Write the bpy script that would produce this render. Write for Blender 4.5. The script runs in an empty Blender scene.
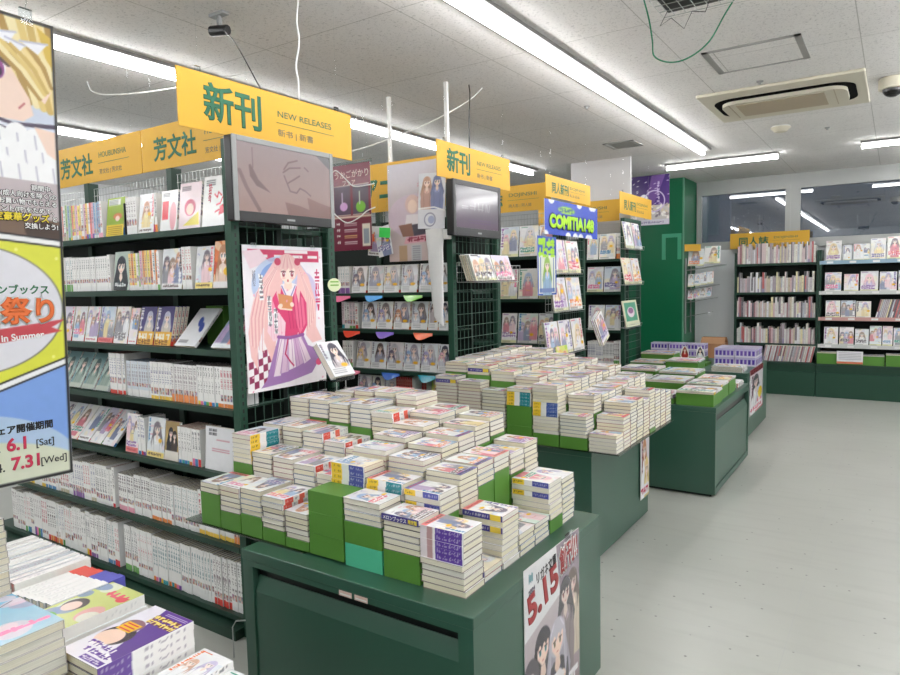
import bpy, math, random
import numpy as np
from mathutils import Matrix, Vector

# ------------------------------------------------------------------ camera, world, exposure
SC = bpy.context.scene
COL = SC.collection
CAM_YAW, CAM_PITCH, CAM_ROLL, F_PX = 33.6676, 4.6948, -1.2485, 670.33
cd = bpy.data.cameras.new('camera')
cam = bpy.data.objects.new('camera', cd)
COL.objects.link(cam)
_y, _p, _r = (math.radians(a) for a in (CAM_YAW, CAM_PITCH, CAM_ROLL))
_fw = Vector((-math.sin(_y) * math.cos(_p), math.cos(_y) * math.cos(_p), -math.sin(_p)))
_rt = Vector((math.cos(_y), math.sin(_y), 0))
_up = _rt.cross(_fw)
_r2 = math.cos(_r) * _rt + math.sin(_r) * _up
_u2 = -math.sin(_r) * _rt + math.cos(_r) * _up
cam.matrix_world = Matrix(((_r2.x, _u2.x, -_fw.x, 0), (_r2.y, _u2.y, -_fw.y, 0), (_r2.z, _u2.z, -_fw.z, 1.5), (0, 0, 0, 1)))
cd.sensor_width = 36.0
cd.lens = 36.0 * F_PX / 900.0
cd.clip_start = 0.02
SC.camera = cam
wd = bpy.data.worlds.new('world')
SC.world = wd
wd.use_nodes = True
wd.node_tree.nodes['Background'].inputs[0].default_value = (0.85, 0.9, 1.0, 1)
wd.node_tree.nodes['Background'].inputs[1].default_value = 0.9
SC.view_settings.view_transform = 'Standard'
SC.view_settings.look = 'None'
SC.view_settings.gamma = 1.0
SC.view_settings.use_curve_mapping = False
SC.view_settings.exposure = 0.36
TUBE_STRENGTH = 24.5

rnd = random.Random(7)
PI = math.pi


# ------------------------------------------------------------------ colours and materials
def lin(c):
    a = np.clip(np.asarray(c, dtype=float) / 255.0, 0, 1)
    return np.where(a <= 0.04045, a / 12.92, ((a + 0.055) / 1.055) ** 2.4)


def rgba(c):
    l = lin(c)
    return (float(l[0]), float(l[1]), float(l[2]), 1.0)


MATS = {}


def mat(name, c, rough=0.5, metal=0.0, spec=0.5, var=0.05, scale=6.0, bump=0.0, emit=0.0, ior=1.5):
    if name in MATS:
        return MATS[name]
    m = bpy.data.materials.new(name)
    m.use_nodes = True
    nt = m.node_tree
    b = nt.nodes['Principled BSDF']
    b.inputs['Roughness'].default_value = rough
    b.inputs['Metallic'].default_value = metal
    b.inputs['IOR'].default_value = ior
    b.inputs['Specular IOR Level'].default_value = spec
    tc = nt.nodes.new('ShaderNodeTexCoord')
    nz = nt.nodes.new('ShaderNodeTexNoise')
    nz.inputs['Scale'].default_value = scale
    nz.inputs['Detail'].default_value = 4
    nt.links.new(tc.outputs['Object'], nz.inputs['Vector'])
    mx = nt.nodes.new('ShaderNodeMix')
    mx.data_type = 'RGBA'
    l = rgba(c)
    mx.inputs['A'].default_value = tuple(x * (1 - var) for x in l[:3]) + (1,)
    mx.inputs['B'].default_value = tuple(min(1, x * (1 + var)) for x in l[:3]) + (1,)
    nt.links.new(nz.outputs['Fac'], mx.inputs['Factor'])
    nt.links.new(mx.outputs['Result'], b.inputs['Base Color'])
    if bump:
        bp = nt.nodes.new('ShaderNodeBump')
        bp.inputs['Strength'].default_value = bump
        bp.inputs['Distance'].default_value = 0.002
        nt.links.new(nz.outputs['Fac'], bp.inputs['Height'])
        nt.links.new(bp.outputs['Normal'], b.inputs['Normal'])
    if emit:
        b.inputs['Emission Color'].default_value = l
        b.inputs['Emission Strength'].default_value = emit
    MATS[name] = m
    return m


def print_mat(name, rough=0.35, emit=0.0, coat=0.0):
    """printed surface: the ink colours are stored on the mesh, with a faint paper mottling."""
    m = bpy.data.materials.new(name)
    m.use_nodes = True
    nt = m.node_tree
    b = nt.nodes['Principled BSDF']
    b.inputs['Roughness'].default_value = rough
    b.inputs['Coat Weight'].default_value = coat
    b.inputs['Coat Roughness'].default_value = 0.15
    at = nt.nodes.new('ShaderNodeAttribute')
    at.attribute_name = 'ink'
    tc = nt.nodes.new('ShaderNodeTexCoord')
    nz = nt.nodes.new('ShaderNodeTexNoise')
    nz.inputs['Scale'].default_value = 40
    nt.links.new(tc.outputs['Object'], nz.inputs['Vector'])
    mr = nt.nodes.new('ShaderNodeMapRange')
    mr.inputs['To Min'].default_value = 0.94
    mr.inputs['To Max'].default_value = 1.04
    nt.links.new(nz.outputs['Fac'], mr.inputs['Value'])
    mx = nt.nodes.new('ShaderNodeVectorMath')
    mx.operation = 'SCALE'
    nt.links.new(at.outputs['Color'], mx.inputs[0])
    nt.links.new(mr.outputs['Result'], mx.inputs['Scale'])
    nt.links.new(mx.outputs['Vector'], b.inputs['Base Color'])
    if emit:
        nt.links.new(at.outputs['Color'], b.inputs['Emission Color'])
        b.inputs['Emission Strength'].default_value = emit
    return m


M_PRINT = print_mat('printed_paper', 0.38)
M_GLOSS = print_mat('glossy_print', 0.25, coat=0.3)
M_SCREEN = print_mat('lit_screen', 0.2, emit=0.25)
M_SCREEN_DIM = print_mat('dim_screen', 0.12, emit=0.25)


def page_mat():
    m = bpy.data.materials.new('page_edges')
    m.use_nodes = True
    nt = m.node_tree
    b = nt.nodes['Principled BSDF']
    b.inputs['Roughness'].default_value = 0.8
    tc = nt.nodes.new('ShaderNodeTexCoord')
    mp = nt.nodes.new('ShaderNodeMapping')
    mp.inputs['Scale'].default_value = (3, 3, 900)
    nz = nt.nodes.new('ShaderNodeTexNoise')
    nz.inputs['Scale'].default_value = 1.0
    oi = nt.nodes.new('ShaderNodeObjectInfo')
    nt.links.new(tc.outputs['Object'], mp.inputs['Vector'])
    nt.links.new(mp.outputs['Vector'], nz.inputs['Vector'])
    cr = nt.nodes.new('ShaderNodeValToRGB')
    cr.color_ramp.elements[0].position = 0.3
    cr.color_ramp.elements[0].color = rgba((218, 211, 188))
    cr.color_ramp.elements[1].position = 0.7
    cr.color_ramp.elements[1].color = rgba((242, 238, 220))
    nt.links.new(nz.outputs['Fac'], cr.inputs['Fac'])
    hs = nt.nodes.new('ShaderNodeHueSaturation')
    mr = nt.nodes.new('ShaderNodeMapRange')
    mr.inputs['To Min'].default_value = 0.5
    mr.inputs['To Max'].default_value = 1.3
    nt.links.new(oi.outputs['Random'], mr.inputs['Value'])
    nt.links.new(mr.outputs['Result'], hs.inputs['Saturation'])
    nt.links.new(cr.outputs['Color'], hs.inputs['Color'])
    nt.links.new(hs.outputs['Color'], b.inputs['Base Color'])
    return m


M_PAGE = page_mat()
M_STEEL = mat('green_steel', (46, 88, 71), 0.36, 0.0, 0.5, 0.05, 3, ior=1.8)
M_RACK = mat('rack_green_steel', (34, 74, 57), 0.5, 0.0, 0.45, 0.05, 3)
M_SHELF = mat('dark_green_steel', (30, 62, 49), 0.45, 0.0, 0.5, 0.08, 5)
M_DARK = mat('dark_shelf_back', (22, 34, 30), 0.6, 0.0, 0.3, 0.08, 5)
M_BOX = mat('green_card', (88, 140, 56), 0.45, 0.0, 0.4, 0.06, 9)
M_MINT = mat('mint_card', (84, 190, 150), 0.45, 0.0, 0.4, 0.05, 9)
M_YEL = mat('yellow_sign_board', (220, 171, 55), 0.5, 0.0, 0.4, 0.02, 3)
M_GRN_INK = mat('green_ink', (26, 104, 74), 0.5, var=0.02)
M_GREY_INK = mat('grey_ink', (96, 104, 92), 0.5, var=0.02)
M_BLACK = mat('black_plastic', (16, 16, 18), 0.3, 0.0, 0.5, 0.1, 8)
M_GREYP = mat('grey_plastic', (150, 152, 152), 0.35, 0.0, 0.5, 0.05, 8)
M_WHITE = mat('white_plastic', (232, 232, 230), 0.45, 0.0, 0.4, 0.03, 5)
M_WIRE = mat('steel_wire', (190, 194, 192), 0.3, 0.8, 0.5, 0.05, 9)
M_GWIRE = mat('green_wire', (58, 92, 78), 0.4, 0.2, 0.5, 0.05, 9)
M_RED = mat('red_tab', (232, 84, 60), 0.3, var=0.03)


def clear_mat(name, tint, alpha, rough=0.08):
    m = bpy.data.materials.new(name)
    m.use_nodes = True
    nt = m.node_tree
    nt.nodes.clear()
    o = nt.nodes.new('ShaderNodeOutputMaterial')
    tr = nt.nodes.new('ShaderNodeBsdfTransparent')
    tr.inputs[0].default_value = rgba(tint)
    gl = nt.nodes.new('ShaderNodeBsdfGlossy')
    gl.inputs['Roughness'].default_value = rough
    fr = nt.nodes.new('ShaderNodeFresnel')
    fr.inputs['IOR'].default_value = 1.45
    ad = nt.nodes.new('ShaderNodeMath')
    ad.operation = 'ADD'
    ad.inputs[1].default_value = alpha
    mx = nt.nodes.new('ShaderNodeMixShader')
    nt.links.new(fr.outputs[0], ad.inputs[0])
    nt.links.new(ad.outputs[0], mx.inputs[0])
    nt.links.new(tr.outputs[0], mx.inputs[1])
    nt.links.new(gl.outputs[0], mx.inputs[2])
    nt.links.new(mx.outputs[0], o.inputs[0])
    return m


M_CLEAR = clear_mat('clear_acrylic', (246, 250, 250), 0.03)
M_GLASS = clear_mat('window_glass', (170, 178, 186), 0.16, 0.02)


# ------------------------------------------------------------------ mesh helpers
class MB:
    """collects boxes, bars and plates; build() links them as ONE mesh object."""

    def __init__(s):
        s.v, s.f, s.m = [], [], []

    def poly(s, pts, mi=0):
        n = len(s.v)
        s.v += [tuple(p) for p in pts]
        s.f.append(tuple(range(n, n + len(pts))))
        s.m.append(mi)

    def box(s, x0, x1, y0, y1, z0, z1, mi=0, M=None, bev=0.0):
        x0, x1 = min(x0, x1), max(x0, x1)
        y0, y1 = min(y0, y1), max(y0, y1)
        z0, z1 = min(z0, z1), max(z0, z1)
        p = [(x0, y0, z0), (x1, y0, z0), (x1, y1, z0), (x0, y1, z0), (x0, y0, z1), (x1, y0, z1), (x1, y1, z1), (x0, y1, z1)]
        if M is not None:
            p = [tuple(M @ Vector(q)) for q in p]
        n = len(s.v)
        s.v += p
        for f in ((0, 3, 2, 1), (4, 5, 6, 7), (0, 1, 5, 4), (1, 2, 6, 5), (2, 3, 7, 6), (3, 0, 4, 7)):
            s.f.append(tuple(n + i for i in f))
            s.m.append(mi)

    def tube(s, pts, r, n=6, mi=0, cap=True):
        pts = [Vector(p) for p in pts]
        rings = []
        for i, p in enumerate(pts):
            d = (pts[min(i + 1, len(pts) - 1)] - pts[max(i - 1, 0)]).normalized()
            a = d.cross(Vector((0, 0, 1)))
            if a.length < 1e-3:
                a = d.cross(Vector((1, 0, 0)))
            a.normalize()
            b = d.cross(a)
            base = len(s.v)
            for k in range(n):
                t = 2 * PI * k / n
                s.v.append(tuple(p + r * (math.cos(t) * a + math.sin(t) * b)))
            rings.append(base)
        for i in range(len(rings) - 1):
            for k in range(n):
                k2 = (k + 1) % n
                s.f.append((rings[i] + k, rings[i + 1] + k, rings[i + 1] + k2, rings[i] + k2))
                s.m.append(mi)
        if cap:
            s.f.append(tuple(rings[0] + k for k in range(n)))
            s.f.append(tuple(rings[-1] + k for k in reversed(range(n))))
            s.m += [mi, mi]

    def cyl(s, c, r0, r1, z0, z1, n=24, mi=0):
        b = len(s.v)
        for r, z in ((r0, z0), (r1, z1)):
            for k in range(n):
                t = 2 * PI * k / n
                s.v.append((c[0] + r * math.cos(t), c[1] + r * math.sin(t), z))
        for k in range(n):
            k2 = (k + 1) % n
            s.f.append((b + k, b + k2, b + n + k2, b + n + k))
            s.m.append(mi)
        s.f.append(tuple(b + k for k in reversed(range(n))))
        s.f.append(tuple(b + n + k for k in range(n)))
        s.m += [mi, mi]

    def mesh(s, name, mats):
        me = bpy.data.meshes.new(name)
        me.from_pydata(s.v, [], s.f)
        for m in mats:
            me.materials.append(m)
        if len(mats) > 1:
            me.polygons.foreach_set('material_index', s.m)
        me.update()
        return me

    def build(s, name, mats, parent=None, bevel=0.0, M=None):
        mats = mats if isinstance(mats, (list, tuple)) else [mats]
        o = link(name, s.mesh(name, mats), parent, M)
        if bevel:
            b = o.modifiers.new('bevel', 'BEVEL')
            b.width = bevel
            b.segments = 2
            b.limit_method = 'ANGLE'
        return o


def link(name, data, parent=None, M=None):
    o = bpy.data.objects.new(name, data)
    COL.objects.link(o)
    if parent is not None:
        o.parent = parent
    if M is not None:
        o.matrix_basis = M
    return o


def empty(name, loc=(0, 0, 0), rz=0.0, M=None):
    o = bpy.data.objects.new(name, None)
    COL.objects.link(o)
    o.empty_display_size = 0.05
    o.matrix_basis = M if M is not None else Matrix.Translation(loc) @ Matrix.Rotation(rz, 4, 'Z')
    return o


def tag(o, label, cat, group=None, kind=None):
    o['label'] = label
    o['category'] = cat
    if group:
        o['group'] = group
    if kind:
        o['kind'] = kind
    return o


def struct(o):
    o['kind'] = 'structure'
    return o


def TR(x, y, z):
    return Matrix.Translation((x, y, z))


def RX(a):
    return Matrix.Rotation(a, 4, 'X')


def RY(a):
    return Matrix.Rotation(a, 4, 'Y')


def RZ(a):
    return Matrix.Rotation(a, 4, 'Z')


_ones = ['', 'first', 'second', 'third', 'fourth', 'fifth', 'sixth', 'seventh', 'eighth', 'ninth', 'tenth', 'eleventh', 'twelfth', 'thirteenth',
         'fourteenth', 'fifteenth', 'sixteenth', 'seventeenth', 'eighteenth', 'nineteenth']
_tens = ['', '', 'twent', 'thirt', 'fort', 'fift', 'sixt', 'sevent', 'eight', 'ninet']


def ordn(i):
    if i < 20:
        return _ones[i]
    if i % 10 == 0:
        return _tens[i // 10] + 'ieth'
    return _tens[i // 10] + 'y-' + _ones[i % 10]


# ------------------------------------------------------------------ ink painting (artwork printed on covers, signs and posters)
class Cv:
    """a small canvas: x runs 0..1 left to right, y runs 0..asp bottom to top."""

    def __init__(s, nx, asp, bg=(255, 255, 255), ny=None):
        s.nx, s.ny, s.asp = nx, ny or max(2, int(round(nx * asp))), asp
        s.X, s.Y = np.meshgrid(np.linspace(0, 1, s.nx), np.linspace(0, asp, s.ny))
        s.c = np.empty((s.ny, s.nx, 3))
        s.c[:] = bg
        s.e = 0.5 / s.nx

    def put(s, d, col, a=1.0):
        k = np.clip(0.5 - d / (2 * s.e), 0, 1)[..., None] * a
        s.c = s.c * (1 - k) + np.asarray(col, float) * k

    def ell(s, cx, cy, rx, ry, col, rot=0.0, a=1.0):
        c, n = math.cos(rot), math.sin(rot)
        x, y = s.X - cx, s.Y - cy
        u, v = x * c + y * n, -x * n + y * c
        s.put((np.sqrt((u / rx) ** 2 + (v / ry) ** 2) - 1) * min(rx, ry), col, a)

    def ring(s, cx, cy, r, w, col):
        s.put(np.abs(np.hypot(s.X - cx, s.Y - cy) - r) - w, col)

    def box(s, x0, y0, x1, y1, col, a=1.0):
        s.put(np.maximum(np.maximum(x0 - s.X, s.X - x1), np.maximum(y0 - s.Y, s.Y - y1)), col, a)

    def poly(s, pts, col, a=1.0):
        inside = np.zeros(s.X.shape, bool)
        d = np.full(s.X.shape, 9.0)
        n = len(pts)
        for i in range(n):
            (x0, y0), (x1, y1) = pts[i], pts[(i + 1) % n]
            if y0 != y1:
                cnd = ((y0 > s.Y) != (y1 > s.Y)) & (s.X < (x1 - x0) * (s.Y - y0) / (y1 - y0) + x0)
                inside ^= cnd
            d = np.minimum(d, s._seg(x0, y0, x1, y1))
        s.put(np.where(inside, -d, d), col, a)

    def _seg(s, x0, y0, x1, y1):
        dx, dy = x1 - x0, y1 - y0
        t = np.clip(((s.X - x0) * dx + (s.Y - y0) * dy) / (dx * dx + dy * dy + 1e-12), 0, 1)
        return np.hypot(s.X - x0 - t * dx, s.Y - y0 - t * dy)

    def line(s, pts, w, col, a=1.0):
        d = np.full(s.X.shape, 9.0)
        for (x0, y0), (x1, y1) in zip(pts[:-1], pts[1:]):
            d = np.minimum(d, s._seg(x0, y0, x1, y1))
        s.put(d - w, col, a)

    def grad(s, c0, c1):
        k = (s.Y / s.asp)[..., None]
        s.c = np.asarray(c0, float) * (1 - k) + np.asarray(c1, float) * k

    def blobs(s, r, cols, n, size, a=0.8):
        for _ in range(n):
            s.ell(r.random(), r.random() * s.asp, size * r.uniform(0.5, 1.3), size * r.uniform(0.4, 1.2), r.choice(cols), r.uniform(0, 3), a)

    def strokes(s, r, x, y, h, n, col, vertical=False, w=None):
        """decorative marks in a row: titles too small to read."""
        w = w or h * 0.09
        for i in range(n):
            cx, cy = (x, y - i * h * 1.08) if vertical else (x + i * h * 1.05, y)
            for _ in range(3):
                if r.random() < 0.5:
                    yy = cy + r.uniform(-0.4, 0.4) * h
                    s.line([(cx - 0.38 * h, yy), (cx + 0.38 * h, yy)], w, col)
                else:
                    xx = cx + r.uniform(-0.35, 0.35) * h
                    s.line([(xx, cy - 0.4 * h), (xx + r.uniform(-.2, .2) * h, cy + 0.4 * h)], w, col)

    def lines(s, x0, y0, x1, n, gap, w, col):
        for i in range(n):
            s.line([(x0, y0 - i * gap), (x1, y0 - i * gap)], w, col)


def figure(cv, r, cx, top, k, hair=None, cloth=None, skin=(252, 228, 214)):
    """a generic drawn person: hair, face, body; k is the head's height."""
    hair = hair or r.choice([(110, 100, 112), (240, 210, 150), (206, 150, 120), (246, 190, 204), (180, 170, 212), (216, 220, 232), (150, 124, 110), (156, 182, 220), (120, 110, 130)])
    cloth = cloth or r.choice([(120, 130, 166), (244, 244, 248), (222, 120, 136), (150, 180, 216), (246, 210, 218), (140, 140, 150), (180, 160, 200), (240, 220, 160), (236, 238, 240)])
    hy = top - k * 0.55
    hd = tuple(c * 0.86 for c in hair)
    hl = tuple(min(255, c * 1.12 + 14) for c in hair)
    P = cv.poly
    P([(cx - .5 * k, hy), (cx - .82 * k, hy - 1.2 * k), (cx - .66 * k, hy - 2.1 * k), (cx - .3 * k, hy - 1.6 * k), (cx + .3 * k, hy - 1.5 * k), (cx + .6 * k, hy - 2.0 * k), (cx + .85 * k, hy - 1.1 * k), (cx + .5 * k, hy)], hd)
    P([(cx - .25 * k, hy - .6 * k), (cx - .66 * k, hy - .86 * k), (cx - .8 * k, hy - 2.0 * k), (cx - .7 * k, hy - 3.3 * k), (cx + .7 * k, hy - 3.3 * k), (cx + .8 * k, hy - 2.0 * k), (cx + .66 * k, hy - .86 * k), (cx + .25 * k, hy - .6 * k)], cloth)
    dk = tuple(c * .84 for c in cloth)
    for q in (-.42, .42):
        cv.line([(cx + q * k, hy - 1.1 * k), (cx + q * .8 * k, hy - 2.2 * k), (cx + q * 1.1 * k, hy - 3.2 * k)], .025 * k, dk)
    P([(cx - .11 * k, hy - .4 * k), (cx - .18 * k, hy - .8 * k), (cx, hy - 1.05 * k), (cx + .18 * k, hy - .8 * k), (cx + .11 * k, hy - .4 * k)], tuple(c * .96 for c in skin))
    P([(cx - .2 * k, hy - .74 * k), (cx - .04 * k, hy - 1.2 * k), (cx - .3 * k, hy - 1.05 * k)], tuple(min(255, c * 1.1 + 20) for c in cloth))
    P([(cx + .2 * k, hy - .74 * k), (cx + .04 * k, hy - 1.2 * k), (cx + .3 * k, hy - 1.05 * k)], tuple(min(255, c * 1.1 + 20) for c in cloth))
    cv.ell(cx, hy + .02 * k, .5 * k, .54 * k, hair)
    P([(cx - .36 * k, hy + .1 * k), (cx - .34 * k, hy - .22 * k), (cx - .1 * k, hy - .5 * k), (cx, hy - .53 * k), (cx + .1 * k, hy - .5 * k), (cx + .34 * k, hy - .22 * k), (cx + .36 * k, hy + .1 * k)], skin)
    for q in (-.22, .22):
        cv.ell(cx + q * k, hy - .26 * k, .07 * k, .04 * k, (248, 196, 190), 0, .7)
    P([(cx - .44 * k, hy - .05 * k), (cx - .42 * k, hy + .34 * k), (cx, hy + .5 * k), (cx + .42 * k, hy + .34 * k), (cx + .44 * k, hy - .05 * k), (cx + .3 * k, hy + .16 * k), (cx + .2 * k, hy - .04 * k), (cx + .08 * k, hy + .14 * k), (cx - .06 * k, hy - .06 * k), (cx - .18 * k, hy + .14 * k), (cx - .3 * k, hy - .02 * k), (cx - .36 * k, hy + .12 * k)], hair)
    ec = r.choice([(80, 70, 130), (130, 70, 70), (60, 110, 110), (110, 90, 60)])
    for sx in (-1, 1):
        cv.ell(cx + sx * .175 * k, hy - .12 * k, .085 * k, .095 * k, (250, 250, 250))
        cv.ell(cx + sx * .17 * k, hy - .12 * k, .06 * k, .09 * k, ec)
        cv.line([(cx + sx * .09 * k, hy - .03 * k), (cx + sx * .26 * k, hy - .05 * k)], .02 * k, (70, 54, 60))
        P([(cx + sx * .34 * k, hy + .14 * k), (cx + sx * .52 * k, hy), (cx + sx * .62 * k, hy - .8 * k), (cx + sx * .5 * k, hy - 1.4 * k), (cx + sx * .42 * k, hy - .7 * k)], hair)
        cv.line([(cx + sx * .2 * k, hy + .45 * k), (cx + sx * .4 * k, hy + .2 * k)], .02 * k, hl)
        cv.line([(cx + sx * .5 * k, hy - .1 * k), (cx + sx * .56 * k, hy - .9 * k)], .014 * k, hd)
    cv.line([(cx - .05 * k, hy - .38 * k), (cx + .05 * k, hy - .38 * k)], .014 * k, (200, 110, 110))


BRIGHT = [(222, 60, 84), (236, 110, 40), (70, 60, 140), (40, 120, 180), (30, 140, 110), (236, 90, 150), (60, 50, 60), (120, 60, 150)]
PALE = [(248, 246, 244), (244, 246, 250), (250, 244, 246), (247, 248, 242), (244, 244, 248), (251, 251, 251), (240, 245, 249)]


def cover_art(seed, nx, asp, style='novel'):
    r = random.Random(seed * 31 + 5)
    cv = Cv(nx, asp, r.choice(PALE))
    if style == 'bw':           # white cover, one figure in muted tones, small print and a seal at the foot
        for q in range(3):
            cv.ell(r.random(), r.uniform(.6, 1.3), .3, .2, r.choice([(226, 228, 236), (236, 226, 232), (216, 222, 226)]), 0, .8)
        hc = r.choice([(84, 80, 96), (120, 112, 124), (176, 170, 186), (150, 140, 140), (214, 210, 216), (104, 92, 92)])
        figure(cv, r, r.uniform(.4, .62), asp * .95, r.uniform(.4, .5), hc, r.choice([(236, 236, 240), (170, 170, 190), (206, 196, 200), (130, 130, 146)]))
        if r.random() < .5:
            figure(cv, r, .25, asp * .72, .34, None, (220, 220, 228))
        cv.box(0, 0, 1, asp * .24, (248, 248, 248))
        cv.lines(.1, asp * .2, r.uniform(.5, .75), 3, asp * .055, .012, (150, 150, 160))
        cv.ell(.72, asp * .3, .15, .075, (248, 190, 60))
        cv.strokes(r, .1, asp * .92, .09, 6, (110, 100, 120), True, .012)
        return cv.c
    if r.random() < 0.5:
        a = r.choice(PALE)
        b = r.choice([(204, 222, 240), (248, 216, 222), (220, 212, 234), (250, 238, 206), (216, 234, 222), (228, 228, 232)])
        cv.grad(b, a) if r.random() < .5 else cv.grad(a, b)
    cv.blobs(r, [(255, 255, 255), (250, 224, 228), (206, 220, 238), (250, 240, 204), (220, 212, 232)], 8, .18, .6)
    n = r.choice([1, 1, 2, 3])
    if n == 1:
        figure(cv, r, r.uniform(.4, .65), asp * r.uniform(.8, .98), r.uniform(.32, .44))
    else:
        for q in range(n):
            figure(cv, r, (q + .7) / (n + .4), asp * r.uniform(.7, .95), .27)
    wq = .3 if style == 'zine' else .12
    cv.c = cv.c * (1 - wq) + np.asarray((252, 250, 248)) * wq
    col = r.choice(BRIGHT)
    h = r.uniform(.09, .13)
    if r.random() < 0.5:
        x = r.choice([.1, .88])
        cv.strokes(r, x, asp * .94, h, r.randint(6, 9), (255, 255, 255), True, .024)
        r2 = random.Random(seed)
        cv.strokes(r2, x, asp * .94, h, r2.randint(6, 9), col, True, .012)
    else:
        y = asp * r.choice([.26, .32])
        for q in range(2):
            cv.strokes(r, .1, y - q * h * 1.3, h, 7, (255, 255, 255), False, .026)
            cv.strokes(r, .1, y - q * h * 1.3, h, 7, col, False, .012)
    for q in range(r.randint(3, 7)):       # small print and flourishes
        x, y = r.uniform(.05, .8), r.uniform(.1, .95) * asp
        cv.line([(x, y), (x + r.uniform(.06, .2), y + r.uniform(-.05, .05))], .008, r.choice([(236, 120, 140), (120, 130, 190), (250, 200, 80), (140, 130, 140), (255, 255, 255)]))
    if style == 'zine':
        cv.box(0, 0, 1, .09 * asp, (240, 240, 190) if r.random() < .6 else (246, 246, 242))
        cv.lines(.08, .065 * asp, .6, 2, .03 * asp, .007, (140, 140, 140))
        cv.lines(.08, .955 * asp, .4, 1, .03 * asp, .012, col)
    elif r.random() < 0.35:
        cv.box(0, 0, 1, .14 * asp, r.choice([(250, 226, 130), (240, 130, 130), (250, 250, 250), (120, 120, 180), (250, 250, 250)]))
        cv.strokes(r, .1, .075 * asp, .075, 10, (90, 70, 70) if r.random() < .6 else (200, 80, 90), False, .009)
    if r.random() < .6:
        cv.ell(r.uniform(.6, .85), asp * r.uniform(.2, .6), .1, .07, (250, 196, 50))
    return cv.c


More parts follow.
